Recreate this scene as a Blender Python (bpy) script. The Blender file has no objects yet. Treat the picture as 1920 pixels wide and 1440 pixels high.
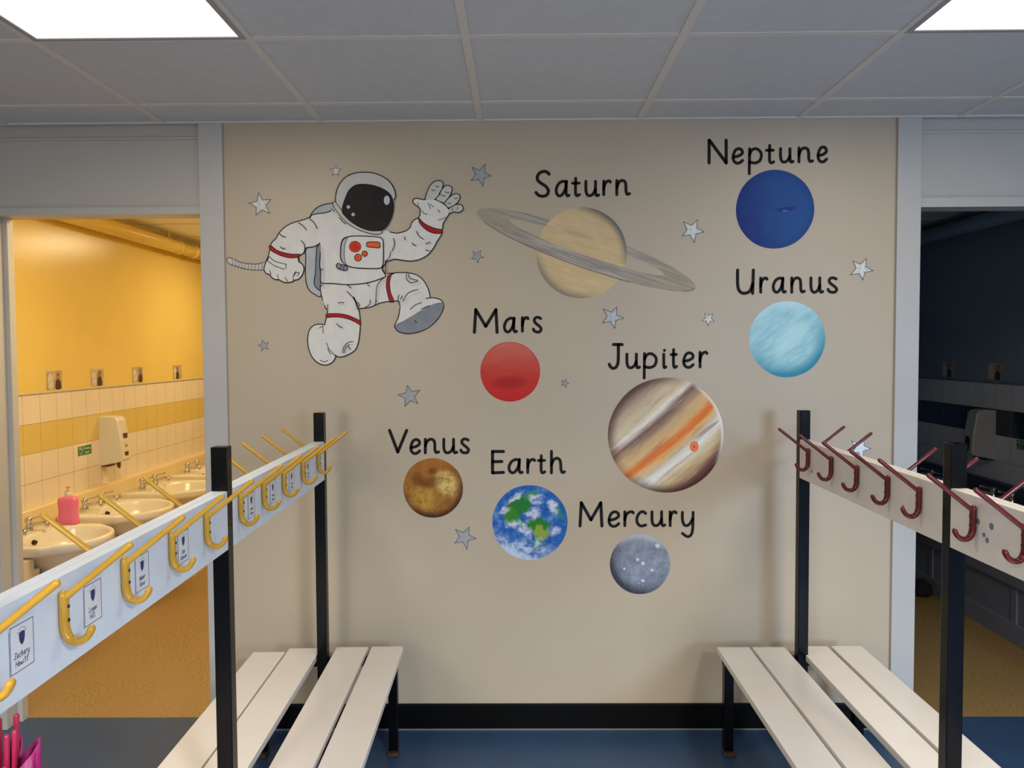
import bpy, bmesh, math, random
from mathutils import Vector, Matrix
random.seed(7)
PI = math.pi
SC = bpy.context.scene
COL = SC.collection

# ---------------------------------------------------------------- camera, world, daylight, exposure
F_PX, YAW, PITCH, ROLL, CAM_D, CAM_Z = 1529.0186, -0.0098, -0.0429, -0.0057, 3.1246, 1.4815
H = 2.3415                                                   # ceiling height


def cam_axes():
    cy, sy, cp, sp = math.cos(YAW), math.sin(YAW), math.cos(PITCH), math.sin(PITCH)
    fwd = Vector((sy * cp, cy * cp, sp))
    right = Vector((cy, -sy, 0))
    up = right.cross(fwd)
    c, s = math.cos(ROLL), math.sin(ROLL)
    return c * right + s * up, -s * right + c * up, fwd


CR, CU, CF = cam_axes()
CP = Vector((0, -CAM_D, CAM_Z))
cam_data = bpy.data.cameras.new('camera')
cam_data.sensor_fit = 'HORIZONTAL'
cam_data.sensor_width = 36.0
cam_data.lens = 36.0 * F_PX / 1920.0
cam_data.clip_start = 0.02
cam = bpy.data.objects.new('camera', cam_data)
COL.objects.link(cam)
cam.matrix_world = Matrix(((CR.x, CU.x, -CF.x, CP.x), (CR.y, CU.y, -CF.y, CP.y), (CR.z, CU.z, -CF.z, CP.z), (0, 0, 0, 1)))
SC.camera = cam

SC.view_settings.view_transform = 'Standard'
SC.view_settings.look = 'None'
SC.view_settings.gamma = 1.0
SC.view_settings.use_curve_mapping = False
SC.view_settings.exposure = 0.04

world = bpy.data.worlds.new('world')
SC.world = world
world.use_nodes = True
world.node_tree.nodes['Background'].inputs[0].default_value = (0.62, 0.78, 1.0, 1)
world.node_tree.nodes['Background'].inputs[1].default_value = 0.6


def area_light(name, loc, rot, sx, sy, power, color, spread=180):
    d = bpy.data.lights.new(name, 'AREA')
    d.shape = 'RECTANGLE'
    d.size, d.size_y, d.energy, d.color, d.spread = sx, sy, power, color, math.radians(spread)
    o = bpy.data.objects.new(name, d)
    COL.objects.link(o)
    o.location, o.rotation_euler = loc, rot
    return o


R_ = math.radians
# daylight through the two windows of the wall behind the camera
area_light('window_daylight', (2.55, -6.02, 1.72), (R_(47), 0, 0), 1.0, 1.0, 100, (0.48, 0.70, 1.0), 112)
area_light('window_daylight', (-1.75, -6.02, 1.72), (R_(54), 0, 0), 1.0, 1.0, 27, (1.0, 0.90, 0.72), 112)
# the ceiling panels of the cloakroom and of the lit washroom
for lx in (-1.045, 1.355):
    for ly in (-1.134, -4.134):
        area_light('ceiling_panel_lamp', (lx, ly, H - 0.012), (0, 0, 0), 0.55, 0.55, 11 if ly > -2 else (92 if lx < 0 else 205), (1.0, 0.88, 0.68) if ly > -2 else (0.98, 0.97, 0.93), 180 if ly > -2 else 150)
for wy, wx, we in ((0.62, -1.3, 19), (2.75, -1.6, 17)):
    area_light('washroom_lamp', (wx, wy, 2.27), (0, 0, 0), 0.55, 0.6, we, (1.0, 0.83, 0.49))


# ---------------------------------------------------------------- helpers
def ray(px, py):
    return CF + CR * ((px - 960) / F_PX) - CU * ((py - 720) / F_PX)


def W(px, py):
    """point of the mural wall (y = 0) seen at a pixel -> (x, z)"""
    d = ray(px, py)
    t = -CP.y / d.y
    p = CP + d * t
    return (p.x, p.z)


def lin(c):
    c = c / 255.0
    return c / 12.92 if c <= 0.04045 else ((c + 0.055) / 1.055) ** 2.4


def rgb(r, g, b):
    return (lin(r), lin(g), lin(b), 1)


def obs(r, g, b, k=1.42):
    """paint colour of something that reads (r,g,b) under the dim cloakroom light"""
    return tuple(min(0.9, lin(v) * k) for v in (r, g, b)) + (1,)


class NT:
    def __init__(self, name, rough=0.5, metallic=0.0, spec=0.5):
        self.m = bpy.data.materials.new(name)
        self.m.use_nodes = True
        self.t = self.m.node_tree
        self.b = self.t.nodes['Principled BSDF']
        self.b.inputs['Roughness'].default_value = rough
        self.b.inputs['Metallic'].default_value = metallic
        self.b.inputs['Specular IOR Level'].default_value = spec

    def n(self, typ, **kw):
        x = self.t.nodes.new(typ)
        for k, v in kw.items():
            setattr(x, k, v)
        return x

    def put(self, sock, v):
        if hasattr(v, 'is_output') or isinstance(v, bpy.types.NodeSocket):
            self.t.links.new(v, sock)
        else:
            sock.default_value = v

    def math(self, op, a, b=0.0, c=None, clamp=False):
        x = self.n('ShaderNodeMath', operation=op, use_clamp=clamp)
        self.put(x.inputs[0], a)
        self.put(x.inputs[1], b)
        if c is not None:
            self.put(x.inputs[2], c)
        return x.outputs[0]

    def mix(self, f, a, b, blend='MIX'):
        x = self.n('ShaderNodeMix', data_type='RGBA', blend_type=blend)
        self.put(x.inputs[0], f)
        self.put(x.inputs[6], a)
        self.put(x.inputs[7], b)
        return x.outputs[2]

    def coord(self, scale=(1, 1, 1), rot=(0, 0, 0), loc=(0, 0, 0)):
        t = self.n('ShaderNodeTexCoord')
        m = self.n('ShaderNodeMapping')
        self.t.links.new(t.outputs['Object'], m.inputs[0])
        m.inputs['Scale'].default_value = scale
        m.inputs['Rotation'].default_value = rot
        m.inputs['Location'].default_value = loc
        return m.outputs[0]

    def coord2(self, rot, scale):
        m = self.n('ShaderNodeMapping')
        self.t.links.new(self.coord((1, 1, 1), rot), m.inputs[0])
        m.inputs['Scale'].default_value = scale
        return m.outputs[0]

    def sep(self, v):
        x = self.n('ShaderNodeSeparateXYZ')
        self.t.links.new(v, x.inputs[0])
        return x.outputs

    def comb(self, x, y, z):
        c = self.n('ShaderNodeCombineXYZ')
        for i, v in enumerate((x, y, z)):
            self.put(c.inputs[i], v)
        return c.outputs[0]

    def noise(self, v, scale, detail=4, rough=0.55):
        x = self.n('ShaderNodeTexNoise')
        if v is not None:
            self.t.links.new(v, x.inputs['Vector'])
        x.inputs['Scale'].default_value = scale
        x.inputs['Detail'].default_value = detail
        x.inputs['Roughness'].default_value = rough
        return x.outputs['Fac']

    def ramp(self, f, stops, interp='LINEAR'):
        x = self.n('ShaderNodeValToRGB')
        x.color_ramp.interpolation = interp
        e = x.color_ramp.elements
        while len(e) < len(stops):
            e.new(0.5)
        for i, (p, c) in enumerate(stops):
            e[i].position = p
            e[i].color = c if len(c) == 4 else tuple(c) + (1,)
        self.put(x.inputs[0], f)
        return x.outputs[0]

    def smooth(self, v, lo, hi):
        x = self.n('ShaderNodeMapRange', interpolation_type='SMOOTHSTEP')
        self.put(x.inputs[0], v)
        x.inputs[1].default_value, x.inputs[2].default_value = lo, hi
        return x.outputs[0]

    def color(self, v):
        self.put(self.b.inputs['Base Color'], v)

    def bump(self, h, strength=0.2, dist=0.01):
        x = self.n('ShaderNodeBump')
        x.inputs['Strength'].default_value = strength
        x.inputs['Distance'].default_value = dist
        self.t.links.new(h, x.inputs['Height'])
        self.t.links.new(x.outputs[0], self.b.inputs['Normal'])


def paint(name, c, rough=0.5, var=0.06, scale=6.0, bump=0.0, bscale=120, metallic=0.0, spec=0.5):
    m = NT(name, rough, metallic, spec)
    f = m.noise(m.coord(), scale)
    lo = tuple(v * (1 - var) for v in c[:3]) + (1,)
    hi = tuple(min(1, v * (1 + var)) for v in c[:3]) + (1,)
    m.color(m.ramp(f, [(0.3, lo), (0.7, hi)]))
    if bump:
        m.bump(m.noise(m.coord(), bscale, 3), bump, 0.004)
    return m.m


def link(name, bm, mat, parent=None, smooth=False, loc=None):
    me = bpy.data.meshes.new(name)
    bm.to_mesh(me)
    bm.free()
    if smooth:
        for p in me.polygons:
            p.use_smooth = True
    me.materials.append(mat)
    o = bpy.data.objects.new(name, me)
    COL.objects.link(o)
    if parent is not None:
        o.parent = parent
    if loc is not None:
        o.location = loc
    return o


def tag(o, label, cat, group=None, kind=None):
    o['label'] = label
    o['category'] = cat
    if group:
        o['group'] = group
    if kind:
        o['kind'] = kind
    return o


def thing(name, label, cat, loc=(0, 0, 0), rz=0, group=None):
    o = bpy.data.objects.new(name, None)
    COL.objects.link(o)
    o.empty_display_size = 0.05
    o.location = loc
    o.rotation_euler = (0, 0, rz)
    return tag(o, label, cat, group)


def struct(o):
    o['kind'] = 'structure'
    return o


def box(bm, x0, x1, y0, y1, z0, z1, bev=0.0, seg=2):
    r = bmesh.ops.create_cube(bm, size=1.0)
    vs = r['verts']
    for v in vs:
        v.co = Vector(((x0 + x1) / 2 + v.co.x * (x1 - x0), (y0 + y1) / 2 + v.co.y * (y1 - y0), (z0 + z1) / 2 + v.co.z * (z1 - z0)))
    if bev:
        es = list({e for v in vs for e in v.link_edges})
        bmesh.ops.bevel(bm, geom=es, offset=bev, segments=seg, affect='EDGES', profile=0.6)
    return bm


def B(*a, **k):
    return box(bmesh.new(), *a, **k)


def loft(bm, rings, close=True, cap0=True, cap1=True):
    rv = [[bm.verts.new(p) for p in r] for r in rings]
    n = len(rv[0])
    for a, b in zip(rv, rv[1:]):
        for i in range(n if close else n - 1):
            j = (i + 1) % n
            bm.faces.new((a[i], a[j], b[j], b[i]))
    if cap0:
        bm.faces.new(list(reversed(rv[0])))
    if cap1:
        bm.faces.new(rv[-1])
    return bm


def catmull(pts, sub=6, closed=False):
    n = len(pts)
    out = []
    rng = n if closed else n - 1
    for i in range(rng):
        if closed:
            p = [pts[(i + k) % n] for k in (-1, 0, 1, 2)]
        else:
            p = [pts[max(0, min(n - 1, i + k))] for k in (-1, 0, 1, 2)]
        for s in range(sub):
            t = s / sub
            out.append(tuple(0.5 * ((2 * p[1][k]) + (-p[0][k] + p[2][k]) * t + (2 * p[0][k] - 5 * p[1][k] + 4 * p[2][k] - p[3][k]) * t * t + (-p[0][k] + 3 * p[1][k] - 3 * p[2][k] + p[3][k]) * t ** 3) for k in range(len(pts[0]))))
    if not closed:
        out.append(tuple(pts[-1]))
    return out


def tube(bm, pts, rad, n=12, caps=True, flat=1.0, ref=None):
    """round (or flattened) sweep along 3-D points; rad a number or one per point"""
    pts = [Vector(p) for p in pts]
    if not hasattr(rad, '__len__'):
        rad = [rad] * len(pts)
    if caps:                                                    # rounded ends
        d0 = (pts[0] - pts[1]).normalized()
        d1 = (pts[-1] - pts[-2]).normalized()
        r0, r1 = rad[0], rad[-1]
        pre = [pts[0] + d0 * r0 * s for s in (0.98, 0.8, 0.45)]
        post = [pts[-1] + d1 * r1 * s for s in (0.45, 0.8, 0.98)]
        pts = pre + pts + post
        rad = [r0 * 0.2, r0 * 0.6, r0 * 0.89] + list(rad) + [r1 * 0.89, r1 * 0.6, r1 * 0.2]
    ref = Vector(ref) if ref else None
    rings = []
    u = None
    for i, p in enumerate(pts):
        d = (pts[min(i + 1, len(pts) - 1)] - pts[max(i - 1, 0)]).normalized()
        if ref is not None:
            u = (ref - d * ref.dot(d)).normalized()
        elif u is None:
            a = Vector((0, 0, 1)) if abs(d.z) < 0.9 else Vector((1, 0, 0))
            u = (a - d * a.dot(d)).normalized()
        else:
            u = (u - d * u.dot(d)).normalized()
        v = d.cross(u)
        rings.append([p + u * (math.cos(k * 2 * PI / n) * rad[i]) + v * (math.sin(k * 2 * PI / n) * rad[i] * flat) for k in range(n)])
    loft(bm, rings)
    return bm


def lathe(bm, prof, n=24, cx=0, cy=0):
    rings = [[(cx + r * math.cos(k * 2 * PI / n), cy + r * math.sin(k * 2 * PI / n), z) for k in range(n)] for r, z in prof]
    return loft(bm, rings)


# flat paint on a plane: points are (a, b) plane coordinates, 'to3' puts them in space
def ribbon(bm, pts, w, to3):
    """one brush stroke with round ends"""
    q = [pts[0]]
    for p in pts[1:]:
        if math.hypot(p[0] - q[-1][0], p[1] - q[-1][1]) > w * 0.05:
            q.append(p)
    if len(q) < 2:
        q = [pts[0], (pts[0][0] + w * 0.1, pts[0][1])]
    h = w / 2
    L, Rr = [], []
    for i, p in enumerate(q):
        a, b = q[max(0, i - 1)], q[min(len(q) - 1, i + 1)]
        d = Vector((b[0] - a[0], b[1] - a[1])).normalized()
        nx, ny = -d.y, d.x
        L.append((p[0] + nx * h, p[1] + ny * h))
        Rr.append((p[0] - nx * h, p[1] - ny * h))

    def cap(c, frm, sgn):
        a0 = math.atan2(frm[1] - c[1], frm[0] - c[0])
        return [(c[0] + h * math.cos(a0 + sgn * PI * k / 6), c[1] + h * math.sin(a0 + sgn * PI * k / 6)) for k in range(1, 6)]
    vl = [bm.verts.new(to3(*p)) for p in L]
    vr = [bm.verts.new(to3(*p)) for p in Rr]
    for i in range(len(q) - 1):
        bm.faces.new((vl[i], vr[i], vr[i + 1], vl[i + 1]))
    e = [bm.verts.new(to3(*p)) for p in cap(q[-1], Rr[-1], 1)]
    bm.faces.new([vl[-1], vr[-1]] + e)
    s = [bm.verts.new(to3(*p)) for p in cap(q[0], L[0], 1)]
    bm.faces.new([vr[0], vl[0]] + s)


def polyface(bm, pts, to3):
    vs = [bm.verts.new(to3(*p)) for p in pts]
    f = bm.faces.new(vs)
    f.normal_update()
    bmesh.ops.triangulate(bm, faces=[f])


def outward(bm, n):
    """turn all faces of a flat mesh towards n"""
    bm.normal_update()
    for f in bm.faces:
        if f.normal.dot(Vector(n)) < 0:
            f.normal_flip()


def wall3(layer=1, ox=0.0, oz=0.0):
    y = -0.0004 * layer
    return lambda a, b: (a - ox, y, b - oz)


# ---------------------------------------------------------------- materials
M_WALL = paint('cream_wall_paint', tuple(v * k for v, k in zip(obs(160, 148, 130), (1.0, 0.97, 0.93, 1))), 0.42, 0.03, 2.0, 0.05, 90)
M_WHITE = paint('white_gloss_paint', (0.49, 0.47, 0.445, 1), 0.35, 0.03, 5, 0.04, 60)
M_PANEL = paint('white_panel_paint', (0.47, 0.445, 0.41, 1), 0.45, 0.03, 3, 0.04, 60)
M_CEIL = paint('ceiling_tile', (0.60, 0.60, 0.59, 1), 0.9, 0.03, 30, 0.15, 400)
M_CEILW = paint('lit_washroom_ceiling_tile', (0.90, 0.89, 0.86, 1), 0.9, 0.03, 30, 0.15, 400)  # ceiling tile made paler; the lit room's brightness is put into the colour
M_GRID = paint('ceiling_grid', (0.70, 0.65, 0.585, 1), 0.5, 0.02)
M_BLACK = paint('black_baseboard', (0.002, 0.002, 0.0022, 1), 0.45, 0.1, spec=0.12)
M_POST = paint('black_metal', (0.0025, 0.0025, 0.0035, 1), 0.22, 0.2, 20, spec=0.13)
M_RUST = paint('rusty_foot', (0.05, 0.022, 0.012, 1), 0.7, 0.5, 60, 0.3, 200)
M_SLAT = paint('cream_slat_paint', (0.84, 0.76, 0.68, 1), 0.27, 0.03, 4, 0.05, 50)
M_RAILL = paint('blue_lit_rail_paint', (0.72, 0.78, 0.86, 1), 0.4, 0.05, 9, 0.1, 60)  # white boards, with the blue of the window light tinted into the colour
M_RAILR = paint('cream_rail_paint', (0.80, 0.73, 0.66, 1), 0.45, 0.05, 9, 0.1, 60)
M_YHOOK = paint('yellow_plastic', (0.60, 0.32, 0.028, 1), 0.25, 0.08, 30)
M_RHOOK = paint('dark_red_plastic', (0.115, 0.007, 0.009, 1), 0.25, 0.1, 30)
M_SCREW = paint('dark_screw', (0.02, 0.02, 0.025, 1), 0.4)
M_INK = paint('black_paint', (0.009, 0.008, 0.008, 1), 0.65, 0.1, spec=0.2)
M_NAVY = paint('navy_ink', (0.02, 0.035, 0.13, 1), 0.6)
M_CARD = paint('white_card', (0.74, 0.76, 0.80, 1), 0.3)
M_CHROME = paint('chrome', (0.62, 0.60, 0.57, 1), 0.14, 0.02, 5, metallic=1.0)
M_CERAMIC = paint('white_ceramic', (0.80, 0.72, 0.58, 1), 0.15, 0.02)
M_DARKHOLE = paint('dark_hole', (0.015, 0.012, 0.010, 1), 0.6)
M_YPAINT = paint('yellow_wall_paint', (0.78, 0.575, 0.175, 1), 0.22, 0.03, 3, 0.10, 160)
M_CREAMLEDGE = paint('cream_ledge', (0.80, 0.62, 0.34, 1), 0.35, 0.02)
M_CREAMPANEL = paint('cream_panel', (0.74, 0.62, 0.42, 1), 0.5, 0.03)
M_BLUEPAINT = paint('slate_blue_wall_paint', (0.23, 0.30, 0.39, 1), 0.5, 0.03)
M_NAVYLEDGE = paint('navy_ledge', (0.02, 0.035, 0.09, 1), 0.4)
M_GREYPANEL = paint('grey_blue_panel', (0.17, 0.185, 0.24, 1), 0.5, 0.05)
M_DISP = paint('cream_plastic', (0.72, 0.66, 0.54, 1), 0.35, 0.02)
M_BROWN = paint('brown_window', (0.10, 0.045, 0.03, 1), 0.2, 0.1)
M_GREEN = paint('sign_green', (0.02, 0.16, 0.035, 1), 0.4)
M_SIGNW = paint('sign_white', (0.7, 0.72, 0.6, 1), 0.5)
M_WHITEPT = paint('white_suit_paint', obs(193, 190, 184, 1.37), 0.55, 0.05, 22, spec=0.15)
M_HELMET = paint('helmet_paint', obs(172, 170, 163, 1.37), 0.55, 0.06, 14, spec=0.15)
M_GREYPT = paint('pale_grey_paint', obs(160, 162, 165, 1.30), 0.55, 0.08, 25, spec=0.15)
M_GREYPT2 = paint('mid_grey_paint', obs(118, 122, 128, 1.30), 0.55, 0.08, 25, spec=0.15)
M_SHADE = paint('soft_grey_paint', obs(176, 175, 173, 1.37), 0.55, 0.05, 30, spec=0.15)
M_REDPT = paint('red_band_paint', obs(150, 28, 30, 1.30), 0.5, 0.08, 30, spec=0.15)
M_REDPT2 = paint('red_button_paint', obs(185, 48, 28, 1.30), 0.5, 0.12, 60, spec=0.15)
M_ORANGEPT = paint('orange_button_paint', obs(205, 88, 38, 1.30), 0.5, 0.1, 60, spec=0.15)
M_VISOR = paint('visor_paint', obs(30, 28, 29, 1.0), 0.5, 0.3, 16, spec=0.15)
M_GLINT = paint('glint_paint', obs(170, 172, 176, 1.30), 0.5, 0.1, 40, spec=0.15)
M_PINKF = paint('pink_fabric', (0.36, 0.015, 0.15, 1), 0.5, 0.2, 30)
M_PINKR = paint('pink_plastic', (0.36, 0.015, 0.055, 1), 0.3, 0.15, 30)
M_SHADOWGAP = paint('dark_gap', (0.05, 0.045, 0.04, 1), 0.8)
M_DOT = paint('blue_tack', (0.17, 0.20, 0.26, 1), 0.7)


def m_floor_blue():
    m = NT('blue_vinyl_floor', 0.38)
    c = m.coord()
    a = m.noise(c, 5, 5)
    s = m.noise(c, 190, 2)
    col = m.ramp(a, [(0.3, (0.026, 0.060, 0.125, 1)), (0.7, (0.033, 0.073, 0.150, 1))])
    m.color(m.mix(m.smooth(s, 0.72, 0.78), col, (0.25, 0.28, 0.32, 1)))
    return m.m


def m_floor_tan():
    m = NT('tan_speckled_floor', 0.5)
    c = m.coord()
    a = m.noise(c, 95, 4, 0.75)
    b = m.noise(c, 3, 4)
    col = m.ramp(a, [(0.32, (0.17, 0.095, 0.028, 1)), (0.5, (0.33, 0.20, 0.058, 1)), (0.68, (0.50, 0.33, 0.115, 1))])
    m.color(m.mix(m.smooth(b, 0.35, 0.75), col, (0.34, 0.20, 0.08, 1)))
    m.bump(a, 0.06, 0.002)
    return m.m


def m_tiles(name, pal, band, grout):
    """150 mm wall tiles, rows below z = 1.262; the second row is the coloured band"""
    m = NT(name, 0.16)
    x = m.sep(m.coord())
    row = m.math('DIVIDE', m.math('SUBTRACT', 1.2625, x[2]), 0.1507)
    colu = m.math('DIVIDE', m.math('SUBTRACT', x[1], 0.028), 0.1503)
    fr = m.math('FRACT', row)
    fc = m.math('FRACT', m.math('ADD', colu, 20.0))

    def edge(f, w):
        return m.math('MINIMUM', f, m.math('SUBTRACT', 1.0, f)) if w else f
    gap = m.math('MINIMUM', edge(fr, 1), edge(fc, 1))
    inb = m.math('MULTIPLY', m.math('GREATER_THAN', row, 1.0), m.math('LESS_THAN', row, 2.0))
    n = m.noise(m.coord(), 7, 2)
    base = m.ramp(n, [(0.3, tuple(v * 0.95 for v in pal[:3])), (0.7, pal)])
    col = m.mix(inb, base, band)
    g = m.math('LESS_THAN', gap, 0.010)
    m.color(m.mix(g, col, grout))
    m.put(m.b.inputs['Roughness'], m.math('MULTIPLY_ADD', g, 0.5, 0.18))
    m.bump(m.math('MINIMUM', gap, 0.05), 0.3, 0.01)
    return m.m


def m_light():
    m = NT('light_diffuser', 0.4)
    m.color((0.8, 0.8, 0.8, 1))
    c = m.coord((1, 1, 1), (0, 0, R_(38)))
    w = m.n('ShaderNodeTexWave')
    m.t.links.new(c, w.inputs[0])
    w.inputs['Scale'].default_value = 26
    f = m.noise(m.coord(), 28, 3)
    e = m.ramp(w.outputs['Fac'], [(0.0, (0.93, 0.90, 0.88, 1)), (1.0, (1.0, 0.98, 0.97, 1))])
    e = m.mix(m.smooth(f, 0.70, 0.76), e, (0.72, 0.64, 0.60, 1))
    m.put(m.b.inputs['Emission Color'], e)
    m.b.inputs['Emission Strength'].default_value = 0.92
    return m.m


M_FLOORB, M_FLOORT, M_LIGHT = m_floor_blue(), m_floor_tan(), m_light()
M_TILEY = m_tiles('cream_and_yellow_tiles', (0.80, 0.70, 0.58, 1), (0.70, 0.52, 0.165, 1), (0.42, 0.27, 0.14, 1))
M_TILEB = m_tiles('white_and_navy_tiles', (0.70, 0.72, 0.74, 1), (0.012, 0.018, 0.05, 1), (0.25, 0.25, 0.26, 1))

# ---------------------------------------------------------------- the setting
XL0, XL1, XR0, XR1 = -1.2128, -1.1221, 1.4241, 1.5131         # the two door posts beside the mural
XJL, XJR = -2.02, 2.33                                        # far jambs of the door openings
YB = -6.2                                                     # wall behind the camera
bm = B(XL1 - 0.05, XR0 + 0.05, 0, 0.1, 0, H + 0.01)
struct(link('wall_back', bm, M_WALL))
bm = B(-3.4, 3.7, YB, 0.1, -0.05, 0)
struct(link('floor', bm, M_FLOORB))
bm = B(-2.5, -1.0, 0.1, 4.7, -0.05, 0.0005)
struct(link('floor_washroom_left', bm, M_FLOORT))
bm = B(1.3, 2.8, 0.1, 4.7, -0.05, 0.0005)
struct(link('floor_washroom_right', bm, M_FLOORT))
# ceiling tiles: every tile a shallow pillow between the bars
bm = bmesh.new()
GX, GY = -1.3451, -0.2339
xs = [GX + 0.6 * k for k in range(-4, 9)]
ys = [0.0] + [GY - 0.6 * k for k in range(0, 10)]
for i in range(len(xs) - 1):
    for j in range(len(ys) - 1):
        box(bm, xs[i] + 0.001, xs[i + 1] - 0.001, ys[j + 1] + 0.001, ys[j] - 0.001, H + 0.004, H + 0.02)
box(bm, -3.8, 3.9, YB, 0.1, H + 0.02, H + 0.08)
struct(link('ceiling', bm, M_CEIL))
bm = bmesh.new()
for x in xs:
    box(bm, x - 0.012, x + 0.012, YB, -0.001, H, H + 0.012)
for y in ys[1:]:
    box(bm, xs[0], xs[-1], y - 0.012, y + 0.012, H + 0.0012, H + 0.012)
box(bm, XJL - 0.5, XJR + 0.5, -0.02, -0.0005, H - 0.001, H + 0.012)
struct(link('trim_1', bm, M_GRID))
# side walls and the wall with the windows behind the camera
struct(link('wall_left', B(-3.5, -3.4, YB, 0.1, 0, H + 0.02), M_PANEL))
struct(link('wall_right', B(3.7, 3.8, YB, 0.1, 0, H + 0.02), M_PANEL))
struct(link('wall_back_left', B(-3.4, XJL, 0, 0.1, 0, H + 0.01), M_PANEL))
struct(link('wall_back_right', B(XJR, 3.7, 0, 0.1, 0, H + 0.01), M_PANEL))
bm = bmesh.new()
wins = [(-2.35, -1.15), (1.95, 3.15)]
for a, b in ((-3.4, -2.35), (-1.15, 1.95), (3.15, 3.7)):
    box(bm, a, b, YB - 0.1, YB, 0, H + 0.02)
for a, b in wins:
    box(bm, a, b, YB - 0.1, YB, 0, 1.05)
    box(bm, a, b, YB - 0.1, YB, 2.25, H + 0.02)
struct(link('wall_front', bm, M_PANEL))
for k, (a, b) in enumerate(wins):
    bm = bmesh.new()
    for x in (a, (a + b) / 2 - 0.025, b - 0.05):
        box(bm, x, x + 0.05, YB - 0.08, YB - 0.03, 1.05, 2.25)
    for z in (1.05, 2.2):
        box(bm, a, b, YB - 0.08, YB - 0.03, z, z + 0.05)
    struct(link('window_%d' % (k + 1), bm, M_WHITE))
# door frames: post to the ceiling, head, and a recessed panel above with a bead
for k, (p0, p1, jx, head) in enumerate(((XL0, XL1, XJL, 2.002), (XR0, XR1, XJR, 2.008))):
    bm = B(p0, p1, -0.016, 0.1, 0, H - 0.001, 0.002)
    d = struct(link('door_%d' % (k + 1), bm, M_WHITE))
    lo, hi = (jx, p0) if k == 0 else (p1, jx)
    hh = 0.028 if k == 0 else 0.036
    struct(link('door_head', B(lo, hi, -0.004, 0.1, head, head + hh, 0.0015), M_WHITE, d))
    bm = B(lo, hi, 0.014, 0.1, head + hh, H + 0.01)
    box(bm, lo, hi, 0.006, 0.02, H - 0.055, H - 0.045, 0.003)
    box(bm, lo, hi, 0.006, 0.02, head + hh, head + hh + 0.008, 0.002)
    struct(link('head_panel', bm, M_PANEL, d))
    if k == 0:                                                # far jamb with its stop
        struct(link('door_stop', B(jx, jx + 0.022, 0.062, 0.1, 0, head, 0.002), M_WHITE, d))
        struct(link('door_jamb', B(jx - 0.05, jx + 0.003, -0.008, 0.1, 0, head, 0.002), M_WHITE, d))
    else:
        struct(link('door_jamb', B(jx - 0.003, jx + 0.05, -0.008, 0.1, 0, head, 0.002), M_WHITE, d))
bm = B(XL1, XR0, -0.012, 0, 0, 0.102, 0.004)
struct(link('baseboard_back', bm, M_BLACK))
bm = B(XL1, XR0, -0.016, -0.008, 0, 0.006, 0.002)
struct(link('trim_2', bm, paint('floor_seam', (0.16, 0.17, 0.18, 1), 0.5)))

# the two washrooms
for side, x_in, x_out, part, paintm, tilem, ledgem, panelm in (
        ('left', -2.5, -2.6, -1.0, M_YPAINT, M_TILEY, M_CREAMLEDGE, M_CREAMPANEL),
        ('right', 2.8, 2.9, 1.3, M_BLUEPAINT, M_TILEB, M_NAVYLEDGE, M_GREYPANEL)):
    s = 1 if side == 'left' else -1
    a, b = sorted((x_in, x_out))
    struct(link('wall_washroom_' + side, B(a, b, 0.1, 4.8, 0, 2.36), paintm))
    a, b = sorted((x_in, x_in + s * 0.006))
    struct(link('wall_tiles_' + side, B(a, b, 0.1, 4.7, 0.55, 1.2625), tilem))
    a, b = sorted((x_in, x_in + s * 0.012))
    struct(link('trim_3' if side == 'left' else 'trim_4', B(a, b, 0.1, 4.7, 1.2625, 1.270, 0.002), M_WHITE if side == 'left' else M_GREYPANEL))
    a, b = sorted((x_in, part))
    struct(link('wall_washroom_%s_end' % side, B(a, b, 4.7, 4.8, 0, 2.36), paintm))
    a, b = sorted((part, part + s * 0.1))
    struct(link('wall_washroom_%s_partition' % side, B(a, b, 0.1, 4.8, 0, 2.36), paintm))
    a, b = sorted((x_out, part + s * 0.1))
    bm = B(a, b, 0.1, 4.8, 2.30, 2.36)
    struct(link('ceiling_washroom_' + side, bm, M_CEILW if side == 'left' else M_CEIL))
    bm = bmesh.new()
    for k in range(9):
        y = 0.35 + 0.6 * k
        a, b = sorted((x_in + s * 0.02, part))
        box(bm, a, b, y - 0.01, y + 0.01, 2.296, 2.30)
    for k in range(1, 3):
        x = x_in + s * 0.6 * k
        box(bm, x - 0.012, x + 0.012, 0.1, 4.7, 2.295, 2.30)
    struct(link('trim_5' if side == 'left' else 'trim_6', bm, M_GRID))
    # boxed-in pipework: upstand behind the basins, panelling and plinth below
    a, b = sorted((x_in, x_in + s * 0.06))
    struct(link('trim_7' if side == 'left' else 'trim_8', B(a, b, 0.1, 4.7, 0.5, 0.695, 0.012, 3), ledgem))
    bm = bmesh.new()
    a, b = sorted((x_in, x_in + s * 0.33))
    box(bm, a, b, 0.1, 4.7, 0, 0.4385)
    a, b = sorted((x_in, x_in + s * 0.35))
    box(bm, a, b, 0.1, 4.7, 0, 0.098, 0.003)
    box(bm, a, b, 0.1, 4.7, 0.285, 0.44, 0.003)
    for k in range(6):
        y = 0.10 + 0.825 * k
        a, b = sorted((x_in, x_in + s * 0.338))
        box(bm, a, b, y - 0.02, y + 0.02, 0.09, 0.29)
    struct(link('wall_panelling_' + side, bm, panelm))
    bm = bmesh.new()
    a, b = sorted((x_in + s * 0.061, x_in + s * 0.34))
    for y in ((0.322, 1.0135, 1.6945, 2.38, 3.07) if side == 'left' else (1.06, 1.745, 2.43)):
        box(bm, a, b, y - 0.115, y + 0.115, 0.42, 0.566, 0.003)
        box(bm, a, b - 0.002 if s > 0 else b, y - 0.158, y + 0.158, 0.43, 0.512, 0.003)
    struct(link('trim_9' if side == 'left' else 'trim_10', bm, panelm))


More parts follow.
